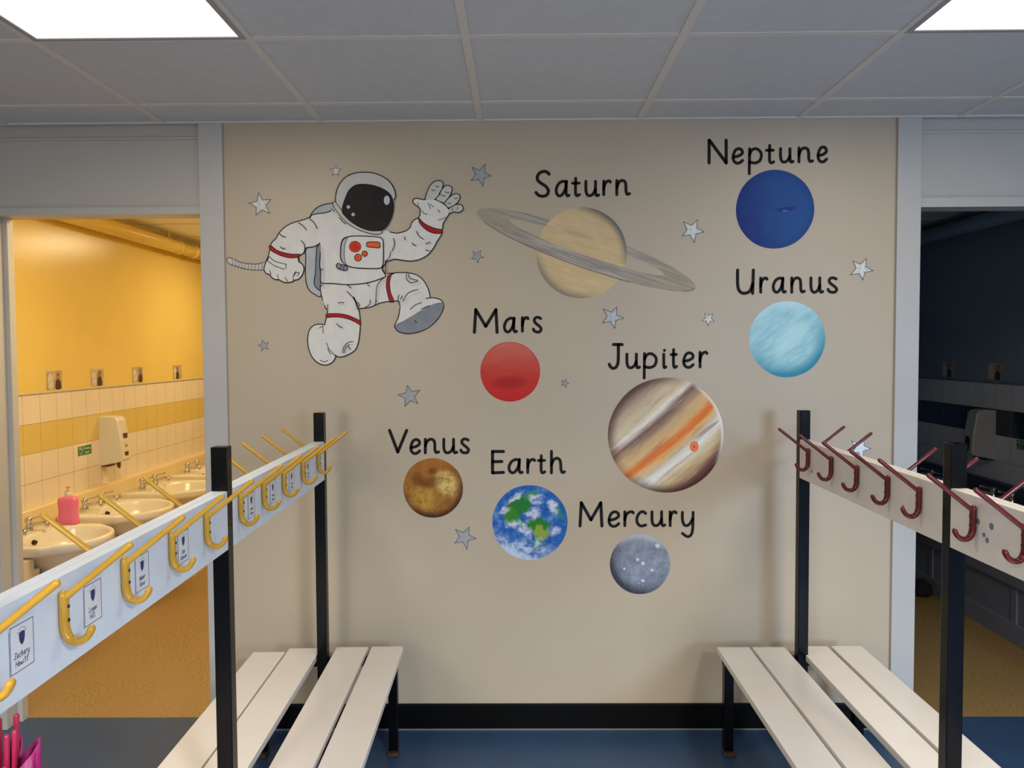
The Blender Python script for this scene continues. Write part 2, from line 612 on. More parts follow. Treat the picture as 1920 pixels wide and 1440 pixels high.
# ---------------------------------------------------------------- ceiling lights
def ceiling_light(x0, y1, label):
    t = thing('ceiling_light', label, 'ceiling light', (x0 + 0.3, y1 - 0.3, H), 0, 'ceiling light panels')
    bm = bmesh.new()
    for a in (-0.295, 0.279):
        box(bm, a, a + 0.016, -0.295, 0.295, -0.002, 0.006, 0.001)
        box(bm, -0.278, 0.278, a, a + 0.016, -0.002, 0.006, 0.001)
    link('frame', bm, paint('grey_light_frame', (0.36, 0.34, 0.34, 1), 0.5), t)
    link('diffuser', B(-0.281, 0.281, -0.281, 0.281, 0.001, 0.0035), M_LIGHT, t)


ceiling_light(GX, GY - 0.6, 'square glowing ceiling light panel above the doorway of the yellow washroom')
ceiling_light(GX + 2.4, GY - 0.6, 'square glowing ceiling light panel above the dark washroom doorway')

# ---------------------------------------------------------------- lettering
GLYPH = {
    'N': [('l', [(0, 0), (0, 1)]), ('l', [(0.02, 1), (1, 0)]), ('l', [(1, 0), (1, 1)])],
    'M': [('l', [(0, 0), (.06, 1)]), ('l', [(.06, 1), (.5, .26)]), ('l', [(.5, .26), (.95, 1)]), ('l', [(.95, 1), (1, 0)])],
    'V': [('l', [(0, 1), (.48, 0)]), ('l', [(.48, 0), (1, 1)])],
    'E': [('l', [(1, 1), (0, 1)]), ('l', [(0, 1), (0, 0)]), ('l', [(0, 0), (1, .02)]), ('l', [(0, .52), (.85, .53)])],
    'S': [('s', [(1, .9), (.78, 1), (.42, .99), (.14, .85), (.12, .67), (.38, .53), (.75, .40), (.95, .22), (.82, .05), (.5, 0), (.2, .04), (0, .15)])],
    'U': [('s', [(0, 1), (0, .4), (.12, .1), (.42, 0), (.78, .1), (.95, .4)]), ('l', [(1, 1), (.95, 0)])],
    'J': [('l', [(.32, 1), (1, 1)]), ('s', [(.7, 1), (.7, .5), (.66, .2), (.5, .04), (.25, 0), (.05, .1), (0, .17)])],
    'a': [('s', [(.80, .92), (.55, 1), (.22, .85), (.02, .48), (.07, .14), (.28, 0), (.52, .14), (.72, .5), (.8, .95)]), ('s', [(.80, 1), (.77, .5), (.79, .14), (.88, .01), (1, .05)])],
    'r': [('l', [(0, 1), (0, 0)]), ('s', [(0, .42), (.15, .76), (.5, .97), (.85, 1), (1, .92)])],
    's': [('s', [(.95, .92), (.6, 1), (.25, .95), (.13, .76), (.35, .58), (.72, .42), (1, .22), (.85, .03), (.5, 0), (.15, .06), (0, .2)])],
    't': [('s', [(.45, 1), (.42, .4), (.46, .1), (.65, 0), (1, .06)]), ('l', [(0, .72), (.95, .73)])],
    'u': [('s', [(0, 1), (0, .4), (.1, .08), (.33, 0), (.58, .15), (.74, .45)]), ('s', [(.75, 1), (.75, .4), (.79, .07), (.88, 0), (1, .05)])],
    'n': [('l', [(0, 1), (0, 0)]), ('s', [(0, .5), (.15, .85), (.4, 1), (.64, .9), (.71, .6), (.72, .25), (.81, .03), (1, .07)])],
    'e': [('s', [(.1, .42), (.6, .5), (.95, .68), (.9, .9), (.6, 1), (.25, .88), (.03, .5), (.08, .18), (.35, 0), (.7, .02), (.98, .18)])],
    'c': [('s', [(1, .88), (.75, 1), (.4, .95), (.08, .65), (.05, .3), (.3, .04), (.65, 0), (1, .07)])],
    'h': [('l', [(0, 1), (0, 0)]), ('s', [(0, .36), (.15, .58), (.4, .68), (.63, .6), (.71, .4), (.72, .2), (.82, .02), (1, .05)])],
    'p': [('l', [(0, 1), (-.03, -.76)]), ('s', [(0, .6), (.2, .9), (.55, 1), (.9, .8), (1, .5), (.85, .15), (.5, 0), (.2, .02), (0, .05)])],
    'i': [('s', [(.2, 1), (.2, .3), (.4, .02), (1, .06)]), ('l', [(.45, 1.27), (.5, 1.29)])],
    'y': [('s', [(0, 1), (0, .45), (.15, .08), (.4, 0), (.7, .15), (.95, .5)]), ('s', [(1, 1), (.98, .3), (.95, -.3), (.8, -.7), (.45, -.82), (.0, -.58)])],
    'Z': [('l', [(0, 1), (1, 1)]), ('l', [(1, 1), (0, 0)]), ('l', [(0, 0), (1, 0)]), ('l', [(.25, .5), (.75, .5)])],
    'H': [('l', [(0, 1), (0, 0)]), ('l', [(1, 1), (1, 0)]), ('l', [(0, .5), (1, .5)])],
    'w': [('s', [(0, .65), (.1, .1), (.3, 0), (.5, .5)]), ('s', [(.5, .5), (.6, .05), (.8, 0), (1, .65)])],
    'l': [('s', [(.3, 1), (.3, .2), (.5, 0), (1, .06)])],
    'L': [('l', [(0, 1), (0, 0)]), ('l', [(0, 0), (1, 0)])],
    'o': [('s', [(.5, 1), (.1, .8), (0, .4), (.3, 0), (.7, .05), (1, .5), (.8, .95), (.5, 1)])],
    'g': [('s', [(.9, .9), (.5, 1), (.1, .7), (.1, .2), (.4, 0), (.8, .3), (.95, 1), (.95, -.4), (.6, -.8), (.1, -.6)])],
    'm': [('l', [(0, 1), (0, 0)]), ('s', [(0, .6), (.2, 1), (.42, .9), (.45, 0)]), ('s', [(.45, .6), (.65, 1), (.88, .9), (.9, .1), (1, .03)])],
    'b': [('s', [(0, 1.6), (0, 0), (.6, 0), (1, .4), (.7, .95), (0, .6)])],
    'A': [('l', [(0, 0), (.5, 1)]), ('l', [(.5, 1), (1, 0)]), ('l', [(.2, .4), (.8, .4)])],
    'R': [('s', [(0, 0), (0, 1), (.6, 1), (.9, .75), (.6, .5), (0, .5)]), ('l', [(.4, .5), (1, 0)])],
    'D': [('s', [(0, 0), (0, 1), (.5, 1), (1, .6), (.9, .2), (.5, 0), (0, 0)])],
}


def glyph_strokes(ch):
    for kind, pts in GLYPH[ch]:
        yield pts if kind == 'l' else catmull(pts, 5)


WORDS = [
    ('Neptune', 'deep blue planet', [('N', 1327, 1364, 260.6, 308), ('e', 1371.6, 1395, 276.4, 308.2), ('p', 1403, 1430, 276.4, 308), ('t', 1434.6, 1453, 270.3, 308), ('u', 1461, 1489.4, 276.4, 306.5), ('n', 1495.5, 1526, 275, 306), ('e', 1531, 1552.4, 273.3, 305.8)]),
    ('Saturn', 'ringed planet', [('S', 1002.5, 1032, 319.5, 370.5), ('a', 1040, 1069.5, 337.5, 370), ('t', 1071, 1089, 332, 369.5), ('u', 1096, 1125, 337.5, 369.5), ('r', 1129.5, 1147, 337, 367.5), ('n', 1154, 1183, 336, 367.5)]),
    ('Mars', 'red planet', [('M', 887, 934.5, 578, 625.5), ('a', 943, 971, 594, 625), ('r', 977, 992.5, 593, 623.5), ('s', 997.5, 1017, 592.5, 625)]),
    ('Jupiter', 'striped planet', [('J', 1140, 1169, 643.5, 693), ('u', 1173, 1201.5, 661.5, 692), ('p', 1206, 1233, 660.5, 691.5), ('i', 1241, 1251, 661.5, 692), ('t', 1256, 1271, 653, 691.5), ('e', 1279, 1302.5, 659, 691), ('r', 1310, 1328, 658, 690.5)]),
    ('Uranus', 'pale turquoise planet', [('U', 1380.5, 1415, 504, 552.5), ('r', 1423.7, 1440.7, 519, 550.5), ('a', 1447, 1475, 519, 550.5), ('n', 1482, 1510.5, 518.5, 550.5), ('u', 1518, 1545, 518.5, 550.5), ('s', 1550, 1571, 518.5, 550.5)]),
    ('Venus', 'brown planet', [('V', 728, 765, 804.5, 850), ('e', 767.5, 789.7, 821.5, 852.5), ('n', 795, 825, 821, 851.5), ('u', 829.7, 859, 821, 851.5), ('s', 861.5, 881, 820.5, 851.5)]),
    ('Earth', 'blue and green planet', [('E', 921, 946.5, 844, 889), ('a', 951.6, 981.6, 859, 889), ('r', 987, 1005, 859, 888.5), ('t', 1007, 1024, 852, 889), ('h', 1031.5, 1061, 843.5, 889)]),
    ('Mercury', 'grey planet', [('M', 1085, 1131, 940, 988.5), ('e', 1139, 1163, 957, 989), ('r', 1169, 1190, 957, 988), ('c', 1191, 1213, 957, 988.5), ('u', 1220, 1249, 957, 988), ('r', 1254, 1270, 957, 988), ('y', 1277, 1302, 958, 988)]),
]
SWP = 5.0
for word, what, letters in WORDS:
    cx, cz = W((letters[0][1] + letters[-1][2]) / 2, letters[0][4])
    t = thing('painted_word', 'black painted word %s on the cream wall above the %s' % (word, what), 'lettering', (cx, 0, cz), 0, 'painted planet names')
    for ch, x0, x1, y0, y1 in letters:
        h = SWP / 2
        bm = bmesh.new()
        to3 = wall3(2, cx, cz)
        wpx = SWP * (1.18 if ch.isupper() else 1.10)
        for st in glyph_strokes(ch):
            pts = [W(x0 + h + u * (x1 - x0 - SWP), (y1 - h) - v * (y1 - y0 - SWP)) for u, v in st]
            ribbon(bm, pts, wpx / 490.0, to3)
        outward(bm, (0, -1, 0))
        link('letter', bm, M_INK, t)

# ---------------------------------------------------------------- planets
def disc(name, label, px, py, rpx, mat, wob=0.004):
    cx, cz = W(px, py)
    R = (W(px + rpx, py)[0] - W(px - rpx, py)[0]) / 2
    bm = bmesh.new()
    pts = []
    for k in range(96):
        a = 2 * PI * k / 96
        r = R * (1 + wob * math.sin(3 * a + px) + wob * 0.6 * math.sin(7 * a + py))
        pts.append((r * math.cos(a), r * math.sin(a)))
    polyface(bm, pts, lambda a, b: (a, -0.0004, b))
    outward(bm, (0, -1, 0))
    o = link(name, bm, mat(R), loc=(cx, 0, cz))
    tag(o, label, 'painted planet', 'painted planets of the mural')
    return o, R


def uv(m, R):
    c = m.coord((1 / R, 1 / R, 1 / R))
    s = m.sep(c)
    r = m.math('SQRT', m.math('ADD', m.math('MULTIPLY', s[0], s[0]), m.math('MULTIPLY', s[2], s[2])))
    return c, s[0], s[2], r


def ell(m, u, v, u0, v0, a, b, rot=0.0, soft=0.5):
    """1 inside a soft ellipse"""
    du, dv = m.math('SUBTRACT', u, u0), m.math('SUBTRACT', v, v0)
    c, s = math.cos(rot), math.sin(rot)
    x = m.math('ADD', m.math('MULTIPLY', du, c), m.math('MULTIPLY', dv, s))
    y = m.math('SUBTRACT', m.math('MULTIPLY', dv, c), m.math('MULTIPLY', du, s))
    x, y = m.math('DIVIDE', x, a), m.math('DIVIDE', y, b)
    d = m.math('ADD', m.math('MULTIPLY', x, x), m.math('MULTIPLY', y, y))
    return m.math('SUBTRACT', 1.0, m.smooth(d, 1 - soft, 1 + soft))


def lincomb(m, u, v, a, b):
    return m.math('ADD', m.math('MULTIPLY', u, a), m.math('MULTIPLY', v, b))


def mx(m, f, k):
    return m.math('MULTIPLY', f, k, clamp=True)


def neptune(R):
    m = NT('neptune_paint', 0.5, 0.0, 0.15)
    c, u, v, r = uv(m, R)
    n = m.noise(c, 3, 5)
    g = m.math('ADD', lincomb(m, u, v, 0.42, 0.12), m.math('MULTIPLY', n, 0.35))
    col = m.ramp(m.math('ADD', g, 0.35), [(0.1, obs(20, 36, 104)), (0.55, obs(29, 66, 120)), (1.0, obs(30, 71, 130))])
    col = m.mix(mx(m, m.smooth(r, 0.75, 1.0), 0.35), col, obs(21, 40, 100))
    col = m.mix(mx(m, ell(m, u, v, 0.28, 0.0, 0.26, 0.055, 0.12, 0.8), 0.85), col, obs(18, 34, 108))
    col = m.mix(mx(m, ell(m, u, v, 0.26, -0.04, 0.07, 0.02, 0.1, 0.8), 0.6), col, obs(90, 130, 170))
    m.color(col)
    return m.m


def uranus(R):
    m = NT('uranus_paint', 0.5, 0.0, 0.15)
    c, u, v, r = uv(m, R)
    st = m.noise(m.coord2((0, R_(35), 0), (1.2 / R, 1 / R, 5 / R)), 1.6, 5)
    col = m.ramp(st, [(0.3, obs(118, 168, 182)), (0.7, obs(158, 192, 198))])
    col = m.mix(mx(m, ell(m, u, v, 0.1, 0.05, 0.5, 0.25, 0.7, 0.9), 0.5), col, obs(172, 206, 214))
    edge = m.smooth(r, 0.55, 1.02)
    d = m.math('ADD', lincomb(m, u, v, 0.35, -0.75), 0.35, clamp=True)
    col = m.mix(mx(m, m.math('MULTIPLY', edge, d), 1.1), col, obs(48, 122, 146))
    col = m.mix(mx(m, m.math('MULTIPLY', edge, m.smooth(lincomb(m, u, v, -0.2, 0.9), 0.3, 0.95)), 0.6), col, obs(176, 202, 210))
    m.color(col)
    return m.m


def saturn(R):
    m = NT('saturn_paint', 0.5, 0.0, 0.15)
    c, u, v, r = uv(m, R)
    st = m.noise(m.coord2((0, R_(-19), 0), (1 / R, 1 / R, 6 / R)), 1.5, 5)
    col = m.ramp(st, [(0.3, obs(176, 152, 112)), (0.72, obs(190, 168, 128))])
    col = m.mix(mx(m, ell(m, u, v, -0.08, 0.42, 0.34, 0.05, -0.3, 0.9), 0.5), col, obs(150, 132, 100))
    e = m.smooth(r, 0.78, 1.0)
    e1 = m.smooth(lincomb(m, u, v, 0.75, 0.66), 0.35, 0.95)
    e2 = m.smooth(lincomb(m, u, v, -0.6, -0.8), 0.35, 0.95)
    col = m.mix(mx(m, m.math('MULTIPLY', e, e1), 0.95), col, obs(84, 88, 88))
    col = m.mix(mx(m, m.math('MULTIPLY', e, e2), 0.85), col, obs(104, 102, 92))
    m.color(col)
    return m.m


def mars(R):
    m = NT('mars_paint', 0.5, 0.0, 0.15)
    c, u, v, r = uv(m, R)
    n = m.noise(m.coord((1 / R, 1 / R, 2.2 / R)), 1.8, 6, 0.6)
    g = m.math('ADD', m.math('MULTIPLY', v, 0.45), m.math('MULTIPLY', n, 0.35))
    col = m.ramp(m.math('ADD', g, 0.35), [(0.1, obs(172, 34, 32)), (0.5, obs(168, 52, 44)), (0.95, obs(176, 92, 76))])
    col = m.mix(mx(m, ell(m, u, v, -0.02, -0.36, 0.55, 0.2, 0.05, 0.9), 0.7), col, obs(136, 26, 26))
    col = m.mix(mx(m, m.smooth(r, 0.94, 1.0), 0.5), col, obs(150, 40, 36))
    m.color(col)
    return m.m


def venus(R):
    m = NT('venus_paint', 0.55, 0.0, 0.15)
    c, u, v, r = uv(m, R)
    n = m.noise(c, 2.6, 8, 0.68)
    col = m.ramp(n, [(0.25, obs(96, 58, 22)), (0.5, obs(138, 92, 38)), (0.75, obs(165, 122, 56))])
    col = m.mix(mx(m, ell(m, u, v, 0.0, 0.72, 0.8, 0.36, 0.0, 0.8), 0.6), col, obs(142, 86, 32))
    nn = m.math('MULTIPLY', m.smooth(m.noise(c, 5, 6, 0.7), 0.3, 0.6), 1.0)
    col = m.mix(m.math('MULTIPLY', mx(m, ell(m, u, v, 0.45, 0.16, 0.34, 0.42, 0.6, 0.9), 0.85), nn), col, obs(196, 172, 104))
    col = m.mix(m.math('MULTIPLY', mx(m, ell(m, u, v, -0.35, -0.35, 0.45, 0.35, -0.3, 0.9), 0.75), nn), col, obs(170, 134, 56))
    for a, b, w, h in ((-0.02, 0.57, 0.14, 0.12), (-0.52, 0.32, 0.2, 0.22), (-0.1, 0.2, 0.35, 0.16)):
        col = m.mix(mx(m, ell(m, u, v, a, b, w, h, 0.3, 0.9), 0.55), col, obs(82, 44, 22))
    e = m.math('MULTIPLY', m.smooth(r, 0.68, 1.0), m.math('ADD', 0.45, lincomb(m, u, v, 0.25, -0.65), clamp=True))
    col = m.mix(mx(m, e, 1.0), col, obs(56, 32, 28))
    m.color(col)
    return m.m


def mercury(R):
    m = NT('mercury_paint', 0.55, 0.0, 0.15)
    c, u, v, r = uv(m, R)
    n = m.noise(c, 3.2, 8, 0.65)
    col = m.ramp(n, [(0.3, obs(92, 98, 112)), (0.7, obs(132, 140, 154))])
    d = m.math('MULTIPLY', m.smooth(r, 0.5, 1.02), m.math('ADD', 0.3, lincomb(m, u, v, -0.55, -0.55), clamp=True))
    col = m.mix(mx(m, d, 1.25), col, obs(52, 54, 64))
    col = m.mix(mx(m, m.math('MULTIPLY', m.smooth(r, 0.7, 1.0), m.smooth(lincomb(m, u, v, 0.1, 0.95), 0.4, 0.95)), 0.7), col, obs(168, 174, 182))
    sp = m.math('MULTIPLY', m.smooth(m.noise(c, 13, 3, 0.6), 0.62, 0.70), m.smooth(m.noise(c, 2.2, 2), 0.42, 0.6))
    col = m.mix(mx(m, sp, 0.55), col, obs(178, 184, 192))
    for a, b, w in ((0.1, 0.03, 0.06), (0.58, 0.62, 0.07), (-0.52, -0.15, 0.04), (-0.08, 0.16, 0.05), (0.4, -0.2, 0.05), (0.1, -0.55, 0.05)):
        col = m.mix(mx(m, ell(m, u, v, a, b, w, w, 0, 0.9), 0.85), col, obs(186, 192, 198))
    m.color(col)
    return m.m


def jupiter(R):
    m = NT('jupiter_paint', 0.5, 0.0, 0.15)
    c, u, v, r = uv(m, R)
    # bands run up to the right; t grows towards the lower right
    st = m.noise(m.coord2((0, R_(41), 0), (1 / R, 1 / R, 9 / R)), 0.9, 6, 0.6)
    t = m.math('ADD', lincomb(m, u, v, 0.653, -0.757), m.math('MULTIPLY', m.math('SUBTRACT', st, 0.5), 0.24))
    al = lincomb(m, u, v, 0.757, 0.653)
    t = m.math('ADD', t, m.math('MULTIPLY', m.math('MULTIPLY', al, al), 0.06))
    P = lambda x: (x + 1) / 2
    stops = [(-1, obs(92, 68, 62)), (-.86, obs(142, 118, 102)), (-.64, obs(182, 164, 136)), (-.47, obs(192, 176, 148)), (-.385, obs(206, 200, 188)), (-.33, obs(160, 136, 122)), (-.26, obs(104, 80, 76)),
             (-.18, obs(150, 122, 98)), (-.08, obs(184, 152, 108)), (.06, obs(196, 158, 110)), (.12, obs(200, 112, 48)), (.2, obs(202, 104, 40)), (.26, obs(204, 160, 104)), (.34, obs(184, 168, 142)), (.47, obs(216, 212, 208)),
             (.56, obs(200, 186, 162)), (.7, obs(184, 162, 124)), (.84, obs(126, 94, 80)), (1, obs(70, 42, 42))]
    col = m.ramp(m.math('MULTIPLY_ADD', t, 0.5, 0.5), [(P(a), b) for a, b in stops])
    st2 = m.noise(m.coord2((0, R_(41), 0), (1.4 / R, 1 / R, 16 / R)), 1.0, 6, 0.7)
    col = m.mix(mx(m, m.smooth(st2, 0.48, 0.66), 0.42), col, obs(136, 104, 84))
    col = m.mix(mx(m, m.smooth(st2, 0.46, 0.32), 0.3), col, obs(206, 196, 176))
    col = m.mix(mx(m, ell(m, u, v, 0.72, 0.10, 0.24, 0.035, 0.66, 0.9), 0.7), col, obs(140, 112, 98))
    e = m.smooth(r, 0.80, 1.0)
    col = m.mix(mx(m, m.math('MULTIPLY', e, m.smooth(lincomb(m, u, v, -0.8, 0.55), -0.1, 0.9)), 0.9), col, obs(82, 56, 50))
    col = m.mix(mx(m, m.math('MULTIPLY', e, m.smooth(lincomb(m, u, v, 0.35, -0.93), 0.1, 0.95)), 0.95), col, obs(66, 38, 38))
    col = m.mix(mx(m, m.math('MULTIPLY', m.smooth(r, 0.93, 0.99), m.smooth(lincomb(m, u, v, 0.95, 0.3), 0.6, 0.95)), 0.8), col, obs(208, 206, 202))
    m.color(col)
    return m.m


def earth(R):
    m = NT('earth_paint', 0.5, 0.0, 0.15)
    c, u, v, r = uv(m, R)
    n = m.noise(c, 4.5, 6, 0.65)
    wn = m.math('MULTIPLY', m.math('SUBTRACT', n, 0.5), 0.42)
    u2 = m.math('ADD', u, wn)
    n2 = m.math('MULTIPLY', m.math('SUBTRACT', m.noise(m.coord((1 / R, 1 / R, 1 / R), (0, 0, 0), (3, 2, 1)), 4.5, 6, 0.65), 0.5), 0.42)
    v2 = m.math('ADD', v, n2)
    col = m.ramp(n, [(0.3, obs(16, 66, 132)), (0.7, obs(34, 92, 158))])
    col = m.mix(mx(m, m.smooth(m.noise(c, 3.0, 8, 0.72), 0.48, 0.68), 0.5), col, obs(120, 152, 190))

    def land(a, b, w, h, rot, cc, k=1.0):
        return m.mix(mx(m, ell(m, u2, v2, a, b, w, h, rot, 0.25), k), col, cc)
    col = land(-0.30, 0.44, 0.40, 0.25, 0.55, obs(30, 100, 42))
    col = land(-0.50, 0.20, 0.20, 0.24, 0.1, obs(48, 110, 36))
    col = land(0.05, 0.72, 0.24, 0.12, 0.5, obs(60, 120, 84), 0.9)
    col = land(-0.30, 0.00, 0.06, 0.22, 1.1, obs(84, 136, 88), 0.8)
    col = land(0.24, -0.10, 0.29, 0.23, -0.3, obs(32, 104, 40))
    col = land(0.28, -0.30, 0.19, 0.22, 0.2, obs(124, 140, 48), 0.9)
    col = land(0.17, -0.55, 0.08, 0.18, -0.1, obs(84, 138, 74), 0.9)
    col = land(0.78, 0.28, 0.06, 0.26, 0.35, obs(48, 108, 92), 0.8)
    cl = m.smooth(m.noise(m.coord((1.2 / R, 1 / R, 1.6 / R), (0, 0, 0), (7, 4, 2)), 3.6, 8, 0.75), 0.36, 0.62)
    for a, b, w, h, rot in ((-0.32, -0.12, 0.34, 0.12, -0.25), (0.05, 0.2, 0.22, 0.16, 0.6), (0.62, -0.22, 0.17, 0.13, 0.0), (0.62, 0.42, 0.14, 0.2, 0.3), (0.18, 0.62, 0.2, 0.12, 0.0),
                            (-0.4, 0.66, 0.3, 0.06, 0.6), (-0.02, -0.35, 0.06, 0.16, 0.1), (-0.68, 0.3, 0.12, 0.1, 0.9), (0.25, -0.52, 0.12, 0.08, 0.2)):
        col = m.mix(mx(m, m.math('MULTIPLY', ell(m, u2, v2, a, b, w, h, rot, 0.8), cl), 0.9), col, obs(190, 192, 204))
    s = m.math('MULTIPLY', m.smooth(m.math('ADD', lincomb(m, u, v, -0.28, -0.95), wn), 0.36, 0.72), cl)
    col = m.mix(mx(m, s, 0.85), col, obs(178, 188, 204))
    s2 = m.smooth(m.math('ADD', lincomb(m, u, v, -0.35, -0.93), wn), 0.72, 1.0)
    col = m.mix(mx(m, s2, 0.8), col, obs(174, 186, 204))
    m.color(col)
    return m.m


disc('painted_planet', 'deep blue painted planet under the word Neptune', 1453, 392.5, 73.5, neptune)
disc('painted_planet', 'pale turquoise painted planet under the word Uranus', 1476, 636, 71.5, uranus)
sat, SR = disc('painted_planet', 'sand coloured painted planet crossed by a tilted grey ring', 1090.5, 474.5, 85, saturn)
disc('painted_planet', 'red painted planet under the word Mars', 956.5, 697, 56, mars)
jup, JR = disc('painted_planet', 'large painted planet with brown and orange diagonal stripes', 1248.5, 816, 108.3, jupiter)
disc('painted_planet', 'mottled brown painted planet under the word Venus', 812, 915, 56, venus)
disc('painted_planet', 'blue and green painted planet with white clouds under the word Earth', 993.5, 979.5, 70.5, earth)
disc('painted_planet', 'cratered grey painted planet under the word Mercury', 1200, 1058, 56.5, mercury)


def ring_mat():
    m = NT('saturn_ring_paint', 0.5, 0.0, 0.15)
    c = m.coord((1, 1, 1), (0, R_(-19.5), 0))
    st = m.noise(m.coord2((0, R_(-19.5), 0), (3, 1, 75)), 1.6, 6, 0.6)
    col = m.ramp(st, [(0.28, obs(112, 104, 96)), (0.45, obs(134, 126, 118)), (0.6, obs(156, 148, 136)), (0.75, obs(172, 166, 156))])
    x = m.sep(m.coord())[0]
    n = m.noise(m.coord(), 9, 4)
    f = m.smooth(m.math('ADD', m.math('ABSOLUTE', x), m.math('MULTIPLY', n, 0.1)), 0.2, 0.42)
    m.color(m.mix(mx(m, f, 0.55), col, obs(140, 130, 106)))
    return m.m


scx, scz = sat.location.x, sat.location.z
rc = W(1099.3, 468.2)
ra, rb, ri, rj = 215.6 / 490, 33.5 / 490, 152 / 490, 14.0 / 490
ang = -R_(19.6)


def ring_pt(a, b, t, oz=0.0):
    x, z = a * math.cos(t), b * math.sin(t)
    z += oz
    return (rc[0] + x * math.cos(ang) - z * math.sin(ang), rc[1] + x * math.sin(ang) + z * math.cos(ang))


bm = bmesh.new()
N = 120
front, back = [], []
for k in range(N):
    t0, t1 = 2 * PI * k / N, 2 * PI * (k + 1) / N
    q = [ring_pt(ra, rb, t0), ring_pt(ra, rb, t1), ring_pt(ri, rj, t1, 0.008), ring_pt(ri, rj, t0, 0.008)]
    lay = -0.0002 if 0.25 < t0 < PI - 0.25 else -0.0008
    bm.faces.new([bm.verts.new((p[0] - scx, lay, p[1] - scz)) for p in q])
bmesh.ops.remove_doubles(bm, verts=bm.verts, dist=1e-5)
outward(bm, (0, -1, 0))
o = link('planet_ring', bm, ring_mat(), sat)
bm = bmesh.new()
ribbon(bm, [(p[0] - scx, p[1] - scz) for p in [ring_pt(ra, rb, PI + PI * k / 60) for k in range(8, 40)]], 0.0022, lambda a, b: (a, -0.0011, b))
ribbon(bm, [(p[0] - scx, p[1] - scz) for p in [ring_pt(ra * .995, rb * .96, 2 * PI - 0.42 + 0.4 * k / 12) for k in range(12)]], 0.002, lambda a, b: (a, -0.0011, b))
outward(bm, (0, -1, 0))
link('outline', bm, paint('ring_outline_paint', obs(70, 64, 60), 0.6), o)
# Jupiter's spot
bm = bmesh.new()
polyface(bm, [(0.077 * JR * math.cos(2 * PI * k / 32), 0.092 * JR * math.sin(2 * PI * k / 32)) for k in range(32)], lambda a, b: (a + 0.49 * JR, -0.0007, b - 0.197 * JR))
outward(bm, (0, -1, 0))
o = link('storm_spot', bm, paint('orange_spot_paint', obs(208, 106, 50), 0.5, 0.12, 60), jup)
o['label'] = 'orange round spot'
bm = bmesh.new()
polyface(bm, [(0.02 * JR * math.cos(2 * PI * k / 20), 0.028 * JR * math.sin(2 * PI * k / 20)) for k in range(20)], lambda a, b: (a + 0.49 * JR, -0.0010, b - 0.20 * JR))
outward(bm, (0, -1, 0))
link('spot_centre', bm, paint('red_spot_paint', obs(180, 66, 34), 0.5), o)

# ---------------------------------------------------------------- stars
STARS = [
    (489, 384, 22, 28, 'l', 'silver painted star left of the astronaut shoulder'),
    (629.5, 320.5, 10.5, 17, 'l', 'tiny pale star above the astronaut helmet'),
    (901, 328, 21, 66, 'g', 'grey painted star above the waving glove'),
    (895, 480.5, 12.5, 60, 'g', 'small grey star under the left tip of the planet ring'),
    (494.5, 648, 11, 32, 'g', 'small grey star low on the wall left of the hanging boot'),
    (1298, 432, 22, 64, 'l', 'bright silver star between the ringed planet and the deep blue planet'),
    (1614.5, 504.5, 21.5, 64, 'l', 'bright silver star right of the word Uranus'),
    (1148, 594.5, 21.5, 66, 'm', 'silver star above the word Jupiter'),
    (1328, 598, 12.5, 51, 'l', 'small pale star left of the turquoise planet'),
    (1059, 718.5, 8, 70, 'g', 'tiny grey star right of the red planet'),
    (768, 742.5, 21.5, 29, 'g', 'grey painted star above the word Venus'),
    (871, 1007.5, 22, 66, 'g', 'grey painted star below the brown planet'),
    (1612.5, 840, 20, 68, 'b', 'pale blue edged star behind the rail of dark red hooks'),
]


def star_mat(name, c, c2):
    m = NT(name, 0.45, 0.0, 0.2)
    n = m.noise(m.coord2((0, R_(25), 0), (1, 1, 0.4)), 160, 4, 0.7)
    m.color(m.ramp(n, [(0.35, c), (0.65, c2)]))
    return m.m


SM = {'l': star_mat('pale_silver_paint', obs(158, 158, 154), obs(206, 207, 205)), 'g': star_mat('grey_silver_paint', obs(128, 130, 132), obs(146, 149, 151)),
      'm': star_mat('silver_paint', obs(136, 140, 144), obs(176, 180, 184)), 'b': star_mat('pale_blue_paint', obs(188, 194, 204), obs(206, 212, 220))}
M_SOUT = paint('grey_outline_paint', obs(88, 86, 84), 0.6, 0.15, 80)
M_SOUTB = paint('blue_outline_paint', obs(92, 116, 138), 0.6, 0.15, 80)
for px, py, r, a0, kind, label in STARS:
    cx, cz = W(px, py)
    R = r / 490.0
    pts = []
    for k in range(10):
        a = R_(a0 + 36 * k)
        rr = R * (1.0 + 0.04 * math.sin(k * 5 + px)) if k % 2 == 0 else R * 0.43
        pts.append((rr * math.cos(a), rr * math.sin(a)))
    bm = bmesh.new()
    polyface(bm, pts, lambda a, b: (a, -0.0004, b))
    outward(bm, (0, -1, 0))
    o = link('painted_star', bm, SM[kind], loc=(cx, 0, cz))
    tag(o, label, 'painted star', 'painted stars of the mural')
    bm = bmesh.new()
    for k in range(10):
        ribbon(bm, [pts[k], pts[(k + 1) % 10]], 0.0028 if r > 15 else 0.0020, lambda a, b: (a, -0.0008, b))
    outward(bm, (0, -1, 0))
    link('outline', bm, M_SOUTB if kind == 'b' else M_SOUT, o)

# ---------------------------------------------------------------- the astronaut (traced on the wall, A = drawing coordinates)
ACX, ACZ = W(690, 500)


def A(x, y):
    q = W(420 + x / 3.4292, 280 + y / 3.4292)
    return (q[0], q[1])


astro = thing('painted_astronaut', 'painted astronaut in a white suit floating and waving on the cream wall', 'painted astronaut', (ACX, 0, ACZ))
A_LAYER = [2]
LW = 6.4 / 3.4292 / 490


